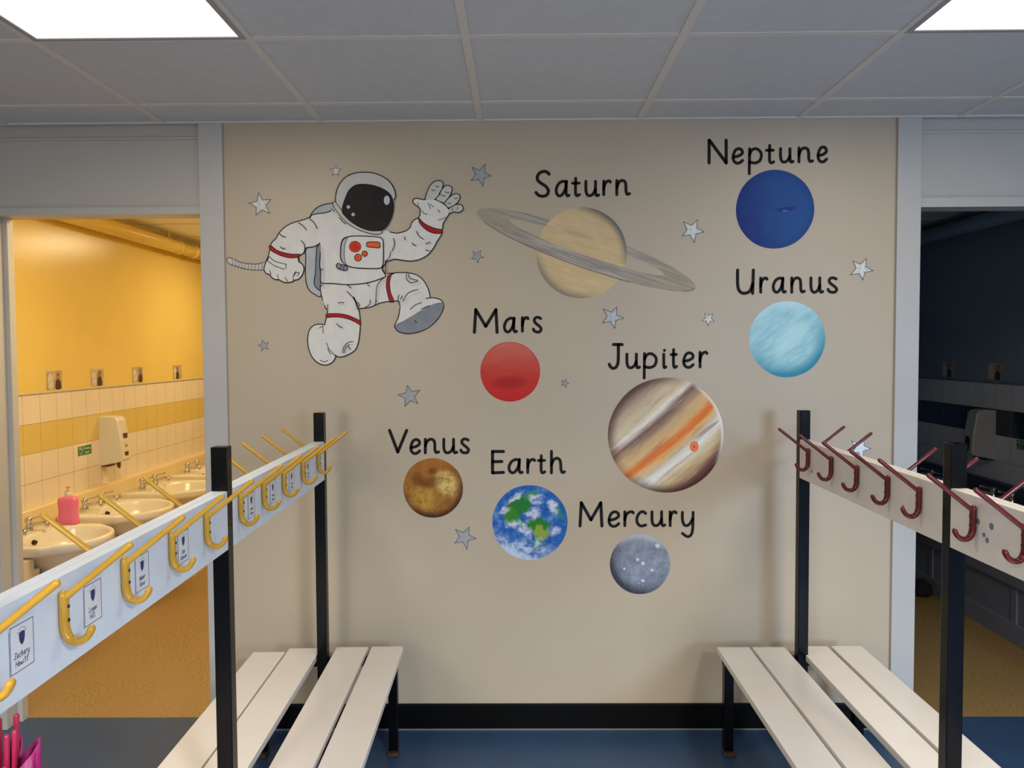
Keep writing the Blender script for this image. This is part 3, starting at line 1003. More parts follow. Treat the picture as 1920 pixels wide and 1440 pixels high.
def apart(name, pts, mat, parent=None, closed_line=True, line=None, sub=5, lw=1.0, label=None, sharp=False):
    """a painted area with its black contour; line = list of index ranges of the control points to ink"""
    A_LAYER[0] += 1
    L = A_LAYER[0] * 0.5
    ctrl = [A(*p) for p in pts]
    cur = ctrl if sharp else catmull(ctrl, sub, True)
    sub = 1 if sharp else sub
    bm = bmesh.new()
    polyface(bm, cur, wall3(L, ACX, ACZ))
    outward(bm, (0, -1, 0))
    o = link(name, bm, mat, parent or astro)
    if label:
        o['label'] = label
    if line is None and closed_line:
        line = [(0, len(pts))]
    if line:
        bm = bmesh.new()
        for a, b in line:
            seq = [cur[k % len(cur)] for k in range(a * sub, b * sub + 1)]
            ribbon(bm, seq, LW * lw, wall3(L + 0.35, ACX, ACZ))
        outward(bm, (0, -1, 0))
        lo = link('outline', bm, M_INK, o if not parent else astro)
        lo['label'] = 'black brush outline'
    return o


def strokes(name, lines, parent=None, w=5.0, mat=None):
    if 1 < len(lines) and (len(lines) <= 4 or name == 'crease_lines'):
        for ln in lines:
            o = strokes(name.rstrip('s'), [ln], parent, w, mat)
        return o
    A_LAYER[0] += 1
    bm = bmesh.new()
    for ln in lines:
        ribbon(bm, catmull([A(*p) for p in ln], 5) if len(ln) > 2 else [A(*p) for p in ln], w / 3.4292 / 490, wall3(A_LAYER[0] * 0.5 + 0.2, ACX, ACZ))
    outward(bm, (0, -1, 0))
    return link(name, bm, mat or M_INK, parent or astro)


def circ(x, y, rx, ry=None, n=18):
    ry = ry or rx
    return [(x + rx * math.cos(2 * PI * k / n), y + ry * math.sin(2 * PI * k / n)) for k in range(n)]


hose = apart('air_hose', [(20, 702), (32, 697), (60, 704), (100, 724), (160, 736), (220, 737), (265, 727), (265, 772), (200, 777), (140, 770), (80, 751), (40, 738), (24, 725)], M_HELMET, lw=0.6)
strokes('hose_rings', [[(x + 4, 706 + d), (x + 12, 726 + d), (x + 6, 750 + d)] for x, d in ((45, 0), (65, 8), (85, 14), (105, 20), (125, 23), (147, 26), (168, 27), (190, 27), (212, 26), (235, 24))], hose, 2.6)
pack = apart('backpack', [(530, 645), (526, 700), (524, 800), (530, 860), (548, 905), (580, 930), (625, 940), (640, 800), (640, 640), (600, 600)], M_GREYPT, line=[(0, 6)])
apart('backpack_side', [(614, 604), (598, 630), (592, 700), (588, 790), (580, 850), (590, 885), (630, 895), (636, 700), (630, 604)], M_GREYPT2, pack, lw=0.9)
apart('backpack_top', [(553, 442), (570, 405), (600, 375), (645, 355), (695, 347), (716, 340), (722, 365), (700, 400), (678, 416), (640, 412), (600, 416)], M_GREYPT, pack)
trousers = apart('trousers', [(624, 855), (640, 850), (760, 850), (880, 850), (1000, 800), (1040, 800), (1100, 795), (1110, 870), (1095, 975), (1060, 978), (1000, 990), (950, 1012), (900, 1022), (868, 1024), (800, 1030), (668, 1030), (648, 995), (630, 950), (620, 900)], M_WHITEPT, line=[(8, 13), (15, 19)])
leg = apart('bent_leg', [(1050, 803), (1085, 796), (1130, 793), (1180, 794), (1235, 806), (1280, 840), (1312, 895), (1325, 955), (1300, 985), (1230, 1040), (1150, 1060), (1124, 1020), (1126, 980), (1092, 975), (1062, 977), (1070, 900), (1052, 850)], M_WHITEPT, line=[(0, 7), (12, 14)])
apart('leg_band', [(1096, 797), (1076, 812), (1066, 860), (1072, 920), (1092, 974), (1066, 973), (1050, 920), (1044, 870), (1052, 820), (1066, 805)], M_REDPT, leg, lw=0.7)
boot = apart('boot', [(1128, 985), (1132, 1010), (1126, 1060), (1118, 1090), (1102, 1120), (1100, 1145), (1120, 1170), (1165, 1184), (1220, 1182), (1290, 1160), (1350, 1118), (1392, 1065), (1412, 1015), (1405, 980), (1380, 962), (1340, 955), (1300, 960), (1240, 985), (1180, 1000)], M_WHITEPT, line=[(0, 16)])
apart('boot_sole', [(1108, 1125), (1150, 1105), (1210, 1070), (1270, 1034), (1330, 1002), (1385, 985), (1409, 990), (1408, 1022), (1388, 1068), (1346, 1116), (1286, 1157), (1220, 1179), (1165, 1181), (1122, 1168), (1104, 1146)], M_GREYPT2, boot, closed_line=False, label='grey boot sole')
strokes('boot_crease', [[(1198, 1030), (1230, 1002), (1270, 985)], [(1268, 1028), (1320, 1005)], [(1228, 1100), (1238, 1114)]], boot, 5)
leg2 = apart('hanging_leg', [(700, 870), (800, 905), (835, 950), (862, 1010), (874, 1070), (877, 1120), (874, 1180), (865, 1240), (848, 1285), (815, 1312), (770, 1332), (735, 1334), (715, 1320), (690, 1290), (650, 1230), (636, 1180), (648, 1130), (660, 1080), (666, 1030), (640, 980), (640, 900)], M_WHITEPT, line=[(2, 13), (16, 18)])
apart('leg_band', [(662, 1060), (700, 1056), (750, 1058), (800, 1068), (845, 1087), (877, 1104), (877, 1128), (840, 1108), (795, 1090), (745, 1080), (700, 1079), (660, 1081)], M_REDPT, leg2, lw=0.7)
boot2 = apart('boot', [(640, 1130), (610, 1124), (575, 1135), (550, 1165), (541, 1205), (541, 1250), (552, 1300), (575, 1345), (612, 1376), (652, 1387), (690, 1375), (712, 1350), (719, 1325), (700, 1300), (672, 1262), (655, 1200), (650, 1150)], M_WHITEPT, line=[(0, 12)])
strokes('boot_crease', [[(660, 1245), (680, 1290), (700, 1312), (720, 1330)], [(668, 1280), (676, 1300), (688, 1318)], [(620, 1355), (645, 1366), (668, 1358)], [(615, 1150), (628, 1140), (640, 1142)], [(637, 1145), (640, 1182)]], boot2, 4.5)
body = apart('suit_torso', [(556, 440), (600, 416), (645, 410), (690, 395), (715, 350), (745, 395), (790, 450), (860, 500), (930, 535), (1000, 545), (1030, 524), (1060, 532), (1075, 620), (1046, 720), (1018, 768), (1040, 815), (1000, 835), (950, 852), (880, 865), (790, 870), (700, 863), (628, 856), (624, 800), (618, 740), (622, 660), (620, 604), (590, 560)], M_WHITEPT, line=[(0, 3), (13, 24)])
apart('torso_shading', [(624, 640), (640, 640), (648, 700), (652, 780), (648, 850), (630, 852), (626, 780)], M_SHADE, body, closed_line=False)
arm = apart('lowered_arm', [(560, 438), (520, 452), (470, 466), (425, 482), (385, 508), (352, 545), (336, 575), (312, 598), (300, 625), (306, 655), (360, 680), (430, 692), (485, 682), (515, 665), (527, 636), (580, 626), (618, 604), (660, 560), (670, 480), (620, 430)], M_WHITEPT, line=[(0, 8), (10, 16)])
fist = apart('glove_fist', [(302, 640), (290, 680), (272, 725), (260, 765), (264, 785), (278, 800), (296, 806), (310, 825), (335, 838), (356, 838), (375, 850), (405, 857), (440, 852), (455, 842), (480, 835), (505, 808), (516, 772), (508, 742), (482, 722), (476, 690), (400, 684), (340, 664)], M_WHITEPT, line=[(0, 19)])
strokes('knuckle_lines', [[(293, 690), (330, 720), (400, 740)], [(283, 718), (330, 750), (392, 772)], [(293, 690), (280, 718)], [(402, 738), (400, 765)], [(296, 778), (305, 806)], [(345, 805), (352, 835)], [(392, 822), (412, 850)], [(450, 842), (448, 810), (466, 785)], [(455, 815), (462, 795), (480, 795)], [(472, 815), (486, 800), (482, 792)]], fist, 4.5)
apart('arm_band', [(300, 618), (340, 648), (385, 665), (435, 675), (490, 677), (474, 695), (430, 698), (385, 690), (340, 672), (298, 644)], M_REDPT, arm, lw=0.8)
arm2 = apart('raised_arm', [(1030, 526), (1070, 533), (1110, 540), (1150, 533), (1180, 520), (1200, 500), (1206, 478), (1225, 455), (1255, 447), (1300, 490), (1350, 520), (1400, 530), (1392, 560), (1370, 595), (1345, 640), (1310, 680), (1260, 708), (1205, 719), (1150, 714), (1095, 707), (1046, 718), (1030, 660), (1040, 590)], M_WHITEPT, line=[(1, 9), (11, 20)])
hand = apart('glove_open', [(1262, 400), (1262, 425), (1254, 445), (1290, 482), (1340, 508), (1398, 520), (1410, 478), (1430, 445), (1450, 410), (1440, 378), (1410, 350), (1360, 325), (1315, 315), (1290, 325), (1265, 322), (1235, 317), (1216, 330), (1222, 350), (1248, 370), (1262, 385)], M_WHITEPT, line=[(0, 2), (5, 20)])
for f in ([(1298, 322), (1303, 290), (1318, 250), (1340, 220), (1365, 205), (1395, 205), (1409, 222), (1404, 252), (1388, 282), (1366, 318)],
          [(1365, 322), (1385, 295), (1400, 262), (1422, 238), (1450, 236), (1467, 254), (1460, 285), (1446, 312), (1422, 342)],
          [(1422, 346), (1440, 320), (1468, 296), (1495, 287), (1515, 297), (1515, 322), (1498, 348), (1474, 368), (1446, 376)],
          [(1446, 384), (1470, 368), (1500, 356), (1528, 360), (1539, 380), (1530, 398), (1505, 408), (1478, 404), (1452, 412)]):
    apart('glove_finger', f, M_HELMET, hand, line=[(0, len(f) - 1)], lw=0.9)
strokes('glove_creases', [[(1335, 262), (1346, 267), (1356, 262)], [(1362, 235), (1372, 243), (1384, 240)], [(1395, 292), (1410, 302), (1425, 300)], [(1422, 275), (1438, 282), (1450, 276)], [(1440, 345), (1452, 352), (1460, 348)], [(1482, 313), (1492, 320), (1502, 312)], [(1468, 378), (1468, 396)], [(1503, 370), (1501, 390)], [(1312, 350), (1322, 362), (1327, 385)], [(1330, 355), (1348, 372)], [(1376, 390), (1390, 408)], [(1272, 395), (1290, 415), (1308, 418)], [(1378, 455), (1405, 450), (1425, 440)], [(1248, 345), (1252, 362)]], hand, 4)
apart('arm_band', [(1254, 445), (1285, 475), (1325, 498), (1365, 512), (1402, 520), (1396, 540), (1350, 540), (1310, 524), (1275, 495), (1258, 470)], M_REDPT, arm2, lw=0.8)
helmet = apart('helmet', [(722, 350), (720, 310), (730, 260), (755, 212), (790, 178), (835, 158), (885, 150), (940, 151), (990, 163), (1040, 188), (1078, 225), (1100, 270), (1104, 305), (1096, 330), (1088, 400), (1060, 470), (1020, 530), (940, 528), (850, 495), (780, 440), (740, 390)], M_HELMET, line=[(0, 13)])
apart('collar', [(703, 345), (718, 340), (735, 362), (770, 405), (820, 455), (880, 495), (950, 520), (1015, 526), (1015, 540), (985, 549), (930, 540), (860, 515), (800, 478), (750, 430), (712, 378)], M_HELMET, helmet, line=[(0, 15)], lw=0.7)
visor = apart('visor', [(870, 228), (920, 228), (975, 238), (1030, 260), (1070, 292), (1088, 330), (1092, 375), (1082, 430), (1058, 482), (1025, 518), (980, 526), (930, 522), (875, 502), (820, 468), (778, 428), (762, 402), (768, 360), (785, 310), (805, 268), (835, 240)], M_VISOR, lw=0.8)
for x, y, a, b in ((1049, 330, 19, 30), (802, 373, 11, 11), (833, 421, 11, 11)):
    apart('visor_glint', circ(x, y, a, b), M_GLINT, visor, closed_line=False)
panel = apart('control_panel', [(752, 680), (755, 620), (768, 580), (800, 564), (850, 559), (930, 561), (1000, 567), (1022, 582), (1027, 620), (1026, 720), (1016, 758), (985, 767), (900, 766), (820, 758), (775, 735), (756, 710)], M_WHITEPT)
apart('panel_side', [(754, 680), (757, 622), (770, 584), (800, 567), (784, 600), (776, 660), (780, 720), (794, 750), (770, 730), (758, 708)], M_GREYPT, panel, lw=0.6)
apart('round_button', circ(846, 628, 38, 36), M_REDPT2, panel, lw=0.3, label='large red button')
apart('round_button', circ(865, 698, 22), M_ORANGEPT, panel, lw=0.8)
apart('round_button', circ(907, 673, 17), M_ORANGEPT, panel, lw=0.8)
apart('bar_button', [(925, 600), (965, 597), (1000, 601), (1006, 618), (1000, 635), (960, 632), (925, 628), (919, 613)], M_ORANGEPT, panel, lw=0.8, label='orange bar button')
strokes('button_marks', [[(838, 620), (850, 618), (856, 630), (846, 640), (838, 632)], [(868, 690), (858, 698), (868, 706)], [(906, 666), (903, 676), (912, 680)]], panel, 3, M_REDPT)
conn = apart('hose_connector', [(735, 735), (755, 742), (785, 748), (796, 765), (785, 780), (755, 775), (735, 768), (726, 752)], M_GREYPT2, lw=0.8)
apart('connector_cap', circ(742, 752, 14, 17), M_GREYPT2, conn, lw=0.6)
apart('connector_cap', circ(784, 765, 13, 15), M_GREYPT2, conn, lw=0.6)
strokes('crease_lines', [[(553, 450), (580, 470), (604, 512)], [(484, 475), (510, 492), (535, 520)], [(362, 545), (380, 560), (400, 565)], [(368, 628), (382, 640), (398, 637)], [(500, 588), (520, 612), (524, 640)]], arm)
strokes('crease_lines', [[(1092, 575), (1100, 610), (1085, 655)], [(1240, 530), (1256, 560), (1286, 580)], [(1212, 603), (1222, 617), (1238, 620)], [(1163, 565), (1167, 585)], [(1325, 655), (1300, 650)], [(1300, 610), (1330, 600)]], arm2)
strokes('crease_lines', [[(1045, 718), (1065, 700), (1075, 660)], [(620, 770), (640, 775)], [(1040, 720), (1042, 800), (1018, 765)], [(745, 440), (770, 470), (790, 482)], [(700, 385), (712, 405)], [(480, 700), (490, 720)]], body)
strokes('crease_lines', [[(795, 915), (830, 950), (850, 985), (862, 1030)], [(980, 988), (985, 900), (1000, 860), (1040, 820)], [(795, 872), (822, 892)], [(925, 862), (936, 882)], [(740, 990), (755, 986), (775, 988)], [(865, 985), (876, 1003), (868, 1020)], [(910, 1018), (940, 1000), (945, 970)], [(975, 1003), (985, 975)], [(668, 1030), (674, 1000)], [(630, 885), (645, 865)]], trousers)
strokes('crease_lines', [[(730, 1122), (748, 1138), (768, 1148)], [(770, 1310), (775, 1275), (800, 1245), (835, 1235)], [(780, 1308), (788, 1275), (812, 1255)], [(805, 1270), (820, 1285)]], leg2)
strokes('crease_lines', [[(1177, 802), (1180, 840), (1210, 860), (1248, 850)], [(1190, 805), (1200, 832), (1250, 845)], [(1155, 978), (1190, 925), (1250, 903)], [(1130, 985), (1122, 960), (1130, 940)], [(1140, 965), (1152, 945)]], leg)

# ---------------------------------------------------------------- bench racks
def local_posts():
    return (0.0, -1.013, -2.03)


def hook_bm(s):
    """coat hook on the +x (s=1) or -x (s=-1) face; origin at the bend on the board face"""
    bm = bmesh.new()
    a = [(s * 0.004, 0, 0.0), (s * 0.012, 0, 0.004), (s * 0.02, 0, 0.0105), (s * 0.06, 0, 0.0425), (s * 0.104, 0, 0.0775)]
    tube(bm, a, [0.0052, 0.0052, 0.005, 0.0048, 0.0052], 12)
    p = [(s * 0.0065, 0, 0.004), (s * 0.0068, 0, -0.010), (s * 0.0068, 0, -0.035), (s * 0.0085, 0, -0.048), (s * 0.0135, 0, -0.058), (s * 0.0225, 0, -0.0625), (s * 0.033, 0, -0.0605), (s * 0.041, 0, -0.0535), (s * 0.045, 0, -0.0455)]
    p = catmull(p, 4)
    n = len(p)
    rad = [0.0085 - 0.0022 * max(0, (i / n - 0.4)) / 0.6 + (0.0012 * max(0, i / n - 0.85) / 0.15) for i in range(n)]
    fl = 0.78
    tube(bm, p, rad, 14, True, fl, (0, 1, 0))
    return bm


def screw_bm(s, z):
    bm = bmesh.new()
    tube(bm, [(s * 0.0125, 0.0, z), (s * 0.0142, 0.0, z)], 0.0028, 10, False)
    return bm


def rack(label, x, y, rz, hookm, railm, slats, hooks_r, hooks_l, show, dots=()):
    t = thing('cloakroom_bench_rack', label, 'coat rack bench', (x, y, 0), rz)
    for k, py in enumerate(local_posts()):
        link('post', B(-0.0185, 0.0185, py - 0.0185, py + 0.0185, 0.012, 1.258, 0.0025), M_POST, t)
        for lx in (slats[0][0] + 0.014, slats[3][1] - 0.049):
            bm = B(lx, lx + 0.034, py + 0.005, py + 0.039, 0.012, 0.345, 0.002)
            lg = link('leg', bm, M_POST, t)
            bm = B(lx - 0.003, lx + 0.037, py - 0.014, py + 0.042, 0, 0.016, 0.005, 3)
            link('foot', bm, M_RUST, lg)
        bm = B(-0.024, 0.024, py - 0.028, py + 0.028, 0, 0.014, 0.004)
        link('post_foot', bm, M_RUST, t)
        bm = B(slats[0][0] + 0.014, slats[3][1] - 0.015, py + 0.0195, py + 0.045, 0.325, 0.357, 0.002)
        link('cross_bar', bm, M_POST, t)
    rng = random.Random(int(x * 100))
    for i, (a, b) in enumerate(slats):
        y1 = 0.062 + (0.01 if i == 3 else 0) - (0.035 if (i == 0 and x < 0) else 0) + (0.008 if i == 2 else 0)
        bm = B(a, b, -2.3, y1, 0.357, 0.380, 0.003, 2)
        link('seat_slat', bm, railm if False else M_SLAT, t)
    boards = []
    for s in (1, -1):
        for p0, p1 in ((0.0, -1.013), (-1.013, -2.03)):
            a, b = (0.0004, 0.0190) if s > 0 else (-0.0190, -0.0004)
            bm = B(a, b, p1 + 0.0190, p0 - 0.0190, 1.0185, 1.1555, 0.0015)
            o = link('rail_board', bm, railm, t)
            boards.append((s, p0, o))
    proto = {}

    def hook(s, hy):
        if s not in proto:
            h = link('coat_hook', hook_bm(s), hookm, t, True)
            sc = []
            for z in (-0.011, -0.031):
                sc.append(link('screw', screw_bm(s, z), M_SCREW, h))
            proto[s] = (h, sc)
        else:
            h0, sc = proto[s]
            h = h0.copy()
            COL.objects.link(h)
            h.parent = t
            for q in sc:
                c = q.copy()
                COL.objects.link(c)
                c.parent = h
        h.location = (s * 0.0190, hy - y, 1.1245)
    for hy in hooks_r:
        hook(1, hy)
    for hy in hooks_l:
        hook(-1, hy)
    for (s, p0, dy, dz, r) in dots:
        par = [o for ss, pp, o in boards if ss == s and pp == p0][0]
        bm = bmesh.new()
        xx = s * 0.0192
        tube(bm, [(xx - s * 0.001, dy - y, dz), (xx + s * 0.0006, dy - y, dz)], r, 14, False)
        d = link('adhesive_dot', bm, M_DOT, par)
        d['label'] = 'small grey blob of old adhesive'
    return t


RLX, RLY, RLZ = -0.7185, -0.2185, 0.018
left_rack = rack('white slatted cloakroom bench with black posts and a rail of yellow coat hooks', RLX, RLY, RLZ, M_YHOOK, M_RAILL,
                 [(-0.262, -0.145), (-0.139, -0.022), (0.034, 0.151), (0.164, 0.281)],
                 [-2.16, -1.967, -1.776, -1.582, -1.40, -1.174, -0.985, -0.79, -0.57, -0.355], [-1.75, -1.555, -1.355, -0.89, -0.69, -0.485, -0.255], 1)
right_rack = rack('white slatted cloakroom bench with black posts and a rail of dark red coat hooks', 1.009, -0.2185, 0.0, M_RHOOK, M_RAILR,
                  [(-0.288, -0.170), (-0.158, -0.040), (0.010, 0.120), (0.134, 0.246)],
                  [-0.27, -0.49, -0.90, -1.10, -1.33, -1.53, -1.73, -1.93], [-0.338, -0.546, -0.742, -0.942, -1.115, -1.356, -1.54, -1.73, -1.92], -1,
                  [(-1, 0.0, -0.36, 1.060, 0.006), (-1, 0.0, -1.02, 1.066, 0.006), (-1, -1.013, -1.365, 1.103, 0.0065), (-1, -1.013, -1.415, 1.103, 0.0075), (-1, -1.013, -1.388, 1.079, 0.005), (-1, -1.013, -1.40, 1.07, 0.006)])


# ---------------------------------------------------------------- name cards on the yellow-hook rail
def face_x(y):
    return RLX + RLZ * -(y - RLY) + 0.0193


CARDS = [(-2.06, 'Zachary', 'Hewitt', 'first'), (-1.873, 'Logan', 'Hill', 'second'), (-1.70, 'Amber', 'Rose', 'third'), (-1.515, 'Dan', 'Johnson', 'fourth'),
         (-1.077, None, None, 'fifth'), (-0.885, None, None, 'sixth'), (-0.687, None, None, 'seventh'), (-0.484, None, None, 'eighth')]
for cy, l1, l2, nth in CARDS:
    t = thing('name_card', 'white name card with navy shield, %s from the near end of the yellow hook rail' % nth, 'name card', (face_x(cy), cy, 1.090), RLZ, 'name cards on the yellow hook rail')
    link('paper', B(0.0001, 0.0007, -0.031, 0.031, -0.037, 0.037), M_CARD, t)
    to3 = lambda a, b: (0.0010, a, b)
    bm = bmesh.new()
    fw, fh = 0.026, 0.031
    for p, q in (((-fw, -fh), (fw, -fh)), ((fw, -fh), (fw, fh)), ((fw, fh), (-fw, fh)), ((-fw, fh), (-fw, -fh)), ((-fw - 0.0025, -fh - 0.002), (-fw - 0.0025, fh - 0.004))):
        ribbon(bm, [p, q], 0.0010, to3)
    outward(bm, (1, 0, 0))
    link('printed_border', bm, M_NAVY, t)
    bm = bmesh.new()
    polyface(bm, [(-0.0065, 0.0195), (0, 0.0205), (0.0065, 0.0195), (0.0065, 0.012), (0.0045, 0.006), (0.0, 0.0015), (-0.0045, 0.006), (-0.0065, 0.012)], to3)
    for k in range(5):
        a = R_(150 - 30 * k)
        ribbon(bm, [(0.011 * math.cos(a + 0.12), 0.0145 + 0.011 * math.sin(a + 0.12)), (0.011 * math.cos(a - 0.12), 0.0145 + 0.011 * math.sin(a - 0.12))], 0.0008, to3)
    outward(bm, (1, 0, 0))
    link('shield_crest', bm, M_NAVY, t)
    bm = bmesh.new()
    for txt, bz in ((l1, -0.0125), (l2, -0.0235)):
        if txt:
            ch, adv = 0.0075, 0.0052
            x = -adv * len(txt) / 2
            for c in txt:
                tall = c.isupper() or c in 'hlt'
                hgt = ch if tall else ch * 0.62
                wd = adv * (0.85 if c.isupper() else 0.66)
                if c in 'il':
                    wd = adv * 0.4
                for st in glyph_strokes(c):
                    ribbon(bm, [(x + u * wd + (bz * 0 + v * hgt) * 0.15, bz + v * hgt) for u, v in st], 0.0010, to3)
                x += wd + adv * 0.28
        else:
            n = 4
            for k in range(n):
                x = -0.010 + k * 0.0055
                ribbon(bm, catmull([(x, bz), (x + 0.001, bz + 0.005), (x + 0.0025, bz + 0.001), (x + 0.004, bz + 0.0045), (x + 0.005, bz)], 3), 0.0009, to3)
    outward(bm, (1, 0, 0))
    link('name_lettering', bm, M_NAVY, t)

# ---------------------------------------------------------------- pink umbrella hanging on the rail
ux, uy = -0.643, -2.158
t = thing('folded_umbrella', 'pink folded umbrella hanging upside down from the yellow hook rail', 'umbrella', (ux, uy, 0))
bm = bmesh.new()
rings = []
for i, (z, r, pl) in enumerate(((0.984, 0.041, 0.22), (0.966, 0.040, 0.25), (0.92, 0.038, 0.30), (0.82, 0.033, 0.32), (0.70, 0.027, 0.30), (0.56, 0.020, 0.22), (0.44, 0.011, 0.1), (0.42, 0.007, 0.0))):
    rings.append([((r * (1 + pl * math.cos(8 * a + 0.5 * i))) * math.cos(a), (r * (1 + pl * math.cos(8 * a + 0.5 * i))) * math.sin(a), z + (0.012 * math.cos(8 * a) if i == 0 else 0)) for a in [2 * PI * k / 64 for k in range(64)]])
loft(bm, rings, cap0=False)
o = link('canopy', bm, M_PINKF, t, True)
md = o.modifiers.new('thickness', 'SOLIDIFY')
md.thickness = 0.0015
for k in range(8):
    a = 2 * PI * k / 8 + 0.3
    bm = bmesh.new()
    r0 = 0.022 + 0.005 * (k % 2)
    zt = 1.016 + 0.012 * ((k * 3) % 4) / 3
    tube(bm, [(0.010 * math.cos(a), 0.010 * math.sin(a), 0.70), (0.016 * math.cos(a), 0.016 * math.sin(a), 0.88), (r0 * math.cos(a), r0 * math.sin(a), 0.985), (r0 * math.cos(a) * 1.05, r0 * math.sin(a) * 1.05, zt)], [0.0018, 0.0022, 0.003, 0.0034], 10)
    link('rib', bm, M_PINKR, t, True)
bm = bmesh.new()
tube(bm, [(0, 0, 0.40), (0, 0, 0.99)], 0.004, 10)
link('shaft', bm, M_CHROME, t, True)
bm = bmesh.new()
tube(bm, catmull([(0, 0, 0.99), (-0.004, -0.004, 1.03), (-0.010, -0.014, 1.055), (-0.012, -0.017, 1.072), (-0.012, -0.010, 1.084), (-0.012, 0.002, 1.085), (-0.012, 0.011, 1.074), (-0.012, 0.011, 1.060)], 5), 0.004, 12)
link('handle', bm, M_PINKR, t, True)


# ---------------------------------------------------------------- wash basins
def supell(cx, a_back, a_front, b, n=56, pw_b=5.0, pw_f=2.3):
    out = []
    for k in range(n):
        t = 2 * PI * k / n
        c, s = math.cos(t), math.sin(t)
        pw = pw_f if c > 0 else pw_b
        aa = a_front if c > 0 else a_back
        r = (abs(c) ** pw + abs(s) ** pw) ** (-1 / pw)
        out.append((cx + aa * r * c, b * r * s))
    return out


def plan_radius(poly, c, t):
    """distance from c to the closed outline along angle t"""
    d = (math.cos(t), math.sin(t))
    best = 0.0
    for (x0, y0), (x1, y1) in zip(poly, poly[1:] + poly[:1]):
        ex, ey = x1 - x0, y1 - y0
        det = d[0] * (-ey) + ex * d[1]
        if abs(det) < 1e-12:
            continue
        rx, ry = x0 - c[0], y0 - c[1]
        k = (rx * (-ey) + ex * ry) / det
        u = (d[0] * ry - d[1] * rx) / det
        if k > 0 and -1e-6 <= u <= 1 + 1e-6:
            best = max(best, k)
    return best


def basin_mesh():
    """origin at the middle of the back edge on the rim plane; shouldered plan, round bowl in front (+x)"""
    bm = bmesh.new()
    half = [(0.001, 0.262), (0.008, 0.268), (0.10, 0.270), (0.27, 0.270), (0.315, 0.266), (0.332, 0.255), (0.345, 0.236), (0.375, 0.212), (0.412, 0.182), (0.450, 0.140), (0.480, 0.085), (0.494, 0.035)]
    pts = half + [(0.497, 0.0)] + [(x, -y) for x, y in reversed(half)]
    c = (0.27, 0.0)
    n = 96
    ang = [2 * PI * (k + 0.5) / n for k in range(n)]
    pr = [plan_radius(pts, c, t) for t in ang]

    def outline(k, z, grow=0.0):
        return [(c[0] + (r * k + grow) * math.cos(t), (r * k + grow) * math.sin(t), z) for r, t in zip(pr, ang)]

    def oval(a, b, z, cx=0.295):
        out = []
        for t in ang:
            x, y = math.cos(t), math.sin(t)
            out.append((cx + a * x, b * y, z))
        return out

    def under(k, z, w):
        """blend of the plan outline and an oval, for the bowl's underside"""
        return [tuple(p * (1 - w) + q * w for p, q in zip(A_, B_)) for A_, B_ in zip(outline(k, z), oval(0.19 * k, 0.22 * k, z, 0.29))]
    rings = [oval(0.06, 0.07, -0.172, 0.27), oval(0.12, 0.14, -0.145, 0.275), under(0.84, -0.10, 0.85), under(0.93, -0.06, 0.5), under(0.97, -0.046, 0.1), outline(0.985, -0.042), outline(1.0, -0.030), outline(1.005, -0.014),
             outline(1.0, -0.004), outline(0.985, 0.0), oval(0.182, 0.222, 0.0), oval(0.174, 0.213, -0.004), oval(0.168, 0.206, -0.015), oval(0.160, 0.196, -0.045), oval(0.135, 0.165, -0.095), oval(0.08, 0.10, -0.128), oval(0.02, 0.02, -0.136)]
    rings = [[(max(0.0, p[0]), p[1], p[2]) for p in r] for r in rings]
    loft(bm, rings)
    return bm


def tap_bms():
    b = bmesh.new()
    lathe(b, [(0.021, 0), (0.021, 0.006), (0.014, 0.022), (0.011, 0.03), (0.013, 0.036), (0.0165, 0.044), (0.0175, 0.054), (0.014, 0.063), (0.006, 0.067)], 20)
    tube(b, catmull([(0.006, 0, 0.020), (0.035, 0, 0.034), (0.070, 0, 0.040), (0.088, 0, 0.034), (0.090, 0, 0.022)], 5), [0.009] * 8 + [0.0085] * 8 + [0.008] * 5, 12)
    l = bmesh.new()
    tube(l, [(0.010, 0, 0.058), (0.040, 0.0, 0.064), (0.062, 0, 0.070), (0.074, 0, 0.073)], [0.0045, 0.004, 0.006, 0.0075], 12, True, 0.7)
    return b, l


proto_basin = None


def basin(loc, rz, label, group):
    global proto_basin
    if proto_basin is None:
        t = thing('wash_basin', label, 'wash basin', loc, rz, group)
        link('bowl', basin_mesh(), M_CERAMIC, t, True)
        for ty in (-0.088, 0.088):
            b, l = tap_bms()
            tp = link('tap', b, M_CHROME, t, True, (0.062, ty, 0.0))
            link('tap_lever', l, M_CHROME, tp, True)
        bm = bmesh.new()
        lathe(bm, [(0.022, -0.135), (0.022, -0.130), (0.016, -0.129), (0.012, -0.132)], 20, 0.295, 0)
        link('waste', bm, M_CHROME, t, True)
        bm = bmesh.new()
        tube(bm, [(0.150, 0, -0.040), (0.134, 0, -0.034)], 0.011, 14, False)
        link('overflow_hole', bm, M_DARKHOLE, t)
        bm = bmesh.new()
        tube(bm, [(0.100, 0.03, -0.002), (0.100, 0.03, 0.0015)], 0.005, 12, False)
        link('chain_stay', bm, M_CHROME, t)
        proto_basin = t
        return t
    t = proto_basin.copy()
    COL.objects.link(t)
    t.location, t.rotation_euler = loc, (0, 0, rz)
    tag(t, label, 'wash basin', group)
    for ch in list(proto_basin.children):
        c = ch.copy()
        COL.objects.link(c)
        c.parent = t
        for g in ch.children:
            d = g.copy()
            COL.objects.link(d)
            d.parent = c
    return t


